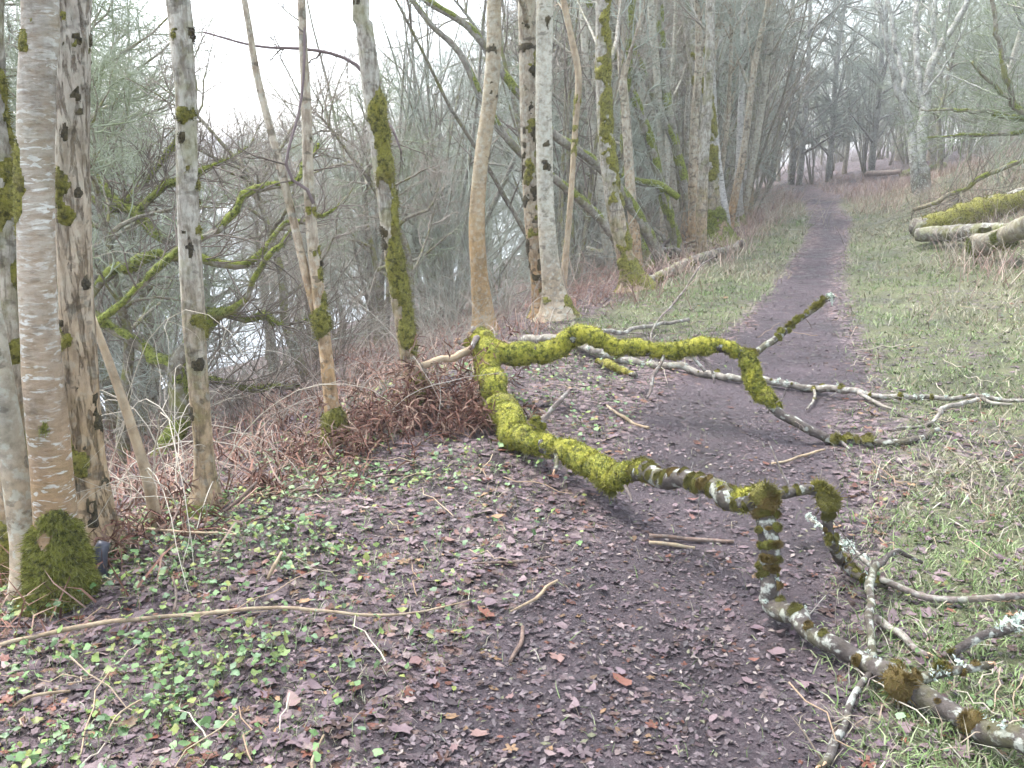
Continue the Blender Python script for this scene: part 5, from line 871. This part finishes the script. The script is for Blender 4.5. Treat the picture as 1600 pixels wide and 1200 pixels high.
log('short sawn log with pale end far along the right side of the path', [(1355, 272, (0.2,), 10), (1385, 270, (0.22,), 10), (1408, 268, (0.24,), 9)], bark('bark_sawn', (0.42, 0.33, 0.28), (0.2, 0.15, 0.12), (0.4, 0.3, 0.25), (0, 0.4), (1, 1, 1), 9, 0.2, 0, 0.2, 0.4), 5)
log('mossy log beyond the short sawn log', [(1405, 272, (0.12,), 12), (1440, 266, (0.14,), 11), (1475, 258, (0.12,), 8)], B_MOSS, 6, 0.6, MOSS_GREEN, nf=400)
_h = hit(1440, 302); TM = _h[1] / ray(1440, 302)[1]; BT = _h; print('many stemmed tree depth', TM)
limbs_thing('many_stemmed_tree', 'lichen white tree with many rising stems right of the far path', 'tree', [
    ('trunk', [(1434, 312, TM + 0.0, 16.7), (1430, 270, TM + 0.0, 13.9), (1425, 225, TM + 0.0, 13.3), (1418, 180, TM + 0.0, 12.6), (1402, 125, TM + -0.1, 11.1), (1386, 65, TM + -0.2, 9.1), (1370, -10, TM + -0.3, 8.3), (1350, -120, TM + -0.4, 4.2)]),
    ('trunk', [(1444, 308, TM + 0.0, 22.3), (1441, 250, TM + 0.0, 18.8), (1439, 190, TM + 0.0, 17.4), (1447, 140, TM + 0.0, 14.6), (1462, 88, TM + -0.1, 11.8), (1488, 45, TM + -0.2, 9.8), (1520, -15, TM + -0.4, 8.3), (1560, -110, TM + -0.5, 4.2)]),
    ('stem', [(1438, 170, TM + 0.0, 11.8), (1433, 110, TM + 0.1, 9.8), (1431, 50, TM + 0.2, 9.1), (1430, -20, TM + 0.3, 7.6), (1425, -140, TM + 0.4, 3.5)]),
    ('stem', [(1420, 185, TM + 0.0, 9.1), (1408, 110, TM + 0.2, 8.3), (1396, 45, TM + 0.3, 7.0), (1388, -20, TM + 0.4, 6.3), (1380, -120, TM + 0.5, 2.8)]),
    ('stem', [(1449, 135, TM + 0.0, 9.1), (1458, 75, TM + 0.2, 7.6), (1460, 20, TM + 0.3, 7.0), (1465, -60, TM + 0.4, 4.2)]),
    ('branch', [(1462, 90, TM + -0.1, 5.6), (1478, 50, TM + -0.4, 4.2), (1484, 0, TM + -0.7, 2.8)]),
    ('branch', [(1441, 148, TM + -0.1, 3.5), (1475, 105, TM + -0.5, 3.5), (1500, 60, TM + -0.8, 2.8), (1512, 20, TM + -1.0, 1.4)])], B_LICH, 14, wig=0.12, base=BT, twig=TW_GREY, sprigs=18, seed=81, sprig_len=(0.5, 1.6))
limbs_thing('overhanging_tree', 'tree beyond the right edge with mossy limbs reaching in over the bank', 'tree', [
    ('trunk', [(1702, 400, 13.6, 30), (1698, 250, 13.5, 26), (1688, 150, 13.45, 22), (1672, 20, 13.4, 16), (1660, -160, 13.3, 8)]),
    ('limb', [(1680, 205, 13.5, 9), (1600, 192, 13.3, 8), (1545, 178, 13.1, 7), (1500, 172, 13, 5), (1440, 172, 12.9, 2)]), ('limb', [(1680, 200, 13.6, 8), (1600, 208, 13.4, 6), (1530, 210, 13.3, 5), (1450, 216, 13.2, 2)]),
    ('limb', [(1680, 210, 13.4, 12), (1600, 180, 13, 10), (1575, 130, 12.8, 9), (1560, 70, 12.7, 8), (1545, -20, 12.6, 6)]), ('limb', [(1680, 230, 13.8, 11), (1590, 165, 13.5, 9), (1545, 130, 13.3, 6), (1520, 95, 13.2, 4)])], B_MOSS, 8, wig=0.11, moss=0.32, twig=TW_GREEN, sprigs=46, seed=82, sprig_len=(0.4, 1.4))
limbs_thing('dead_branch', 'long dead mossy branch leaning over the log pile', 'fallen branch', [('limb', [(1424, 332, 15, 6), (1460, 318, 15, 7), (1500, 296, 15, 7), (1545, 272, 15, 7), (1600, 250, 15, 8), (1660, 225, 15, 9)]), ('branch', [(1500, 296, 15, 5), (1502, 310, 14.9, 4), (1503, 330, 14.8, 3)])], B_MOSS, 9, wig=0.09, moss=0.22, twig=TW_DARK, sprigs=44, seed=83, sprig_len=(0.4, 1.3))
canes('brash', 'thin dark brash tangled above the log pile', 1530, 335, 40, (1.3, 0.5), 0.9, TW_DARK, 0.7, 61, 0.006, 5)
canes('brash', 'thin brown brash behind the dead leaning branch', 1500, 300, 40, (1.3, 0.7), 1.0, TW_BROWN, 0.5, 62, 0.006, 5)
# brush heap beside the pale fallen trunk
def brush():
    o0 = hit(1035, 408); n = 60; b = o0 + rng.normal(0, 1, (n, 3)) * np.array([0.6, 0.4, 0.05]) + np.array([0, 0, 0.15]); d = nrm(rng.normal(0, 1, (n, 3)) * np.array([1, 0.7, 0.25])); L = rng.uniform(0.4, 1.3, n)
    P = b[:, None] + d[:, None] * np.linspace(-0.5, 0.5, 6)[None, :, None] * L[:, None, None]; P += rng.normal(0, 0.03, P.shape); o = root('brush_heap', 'dark heap of dead branches behind the pale fallen trunk', 'brush heap', o0)
    for k in range(n): part('stick', tubes(P[k:k + 1], np.full((1, 6), rng.uniform(0.012, 0.04)), 6, True), (B_DEADWD, B_MOSS, B_LOG)[k % 3], o, o0)
brush()
# ------------------------------------------------------------------ the damp air
def haze():
    m = bpy.data.materials.new('haze'); m.use_nodes = True; nt = m.node_tree; nt.nodes.clear(); o = nt.nodes.new('ShaderNodeOutputMaterial'); v = nt.nodes.new('ShaderNodeVolumePrincipled')
    v.inputs['Color'].default_value = (0.93, 0.96, 1.0, 1); v.inputs['Density'].default_value = HAZE; v.inputs['Anisotropy'].default_value = 0.2; nt.links.new(v.outputs[0], o.inputs['Volume'])
    V = np.array([(x, y, z) for z in (-11.0, 33.0) for y in (-440, 440) for x in (-440, 440)], float); Q = np.array([(0, 2, 3, 1), (4, 5, 7, 6), (0, 1, 5, 4), (2, 6, 7, 3), (0, 4, 6, 2), (1, 3, 7, 5)])
    h = link('haze', mesh('haze', V, [Q], m, False)); tag(h, 'thin damp winter haze in the air', None, None, 'stuff')
HAZE = 0.0022
haze()
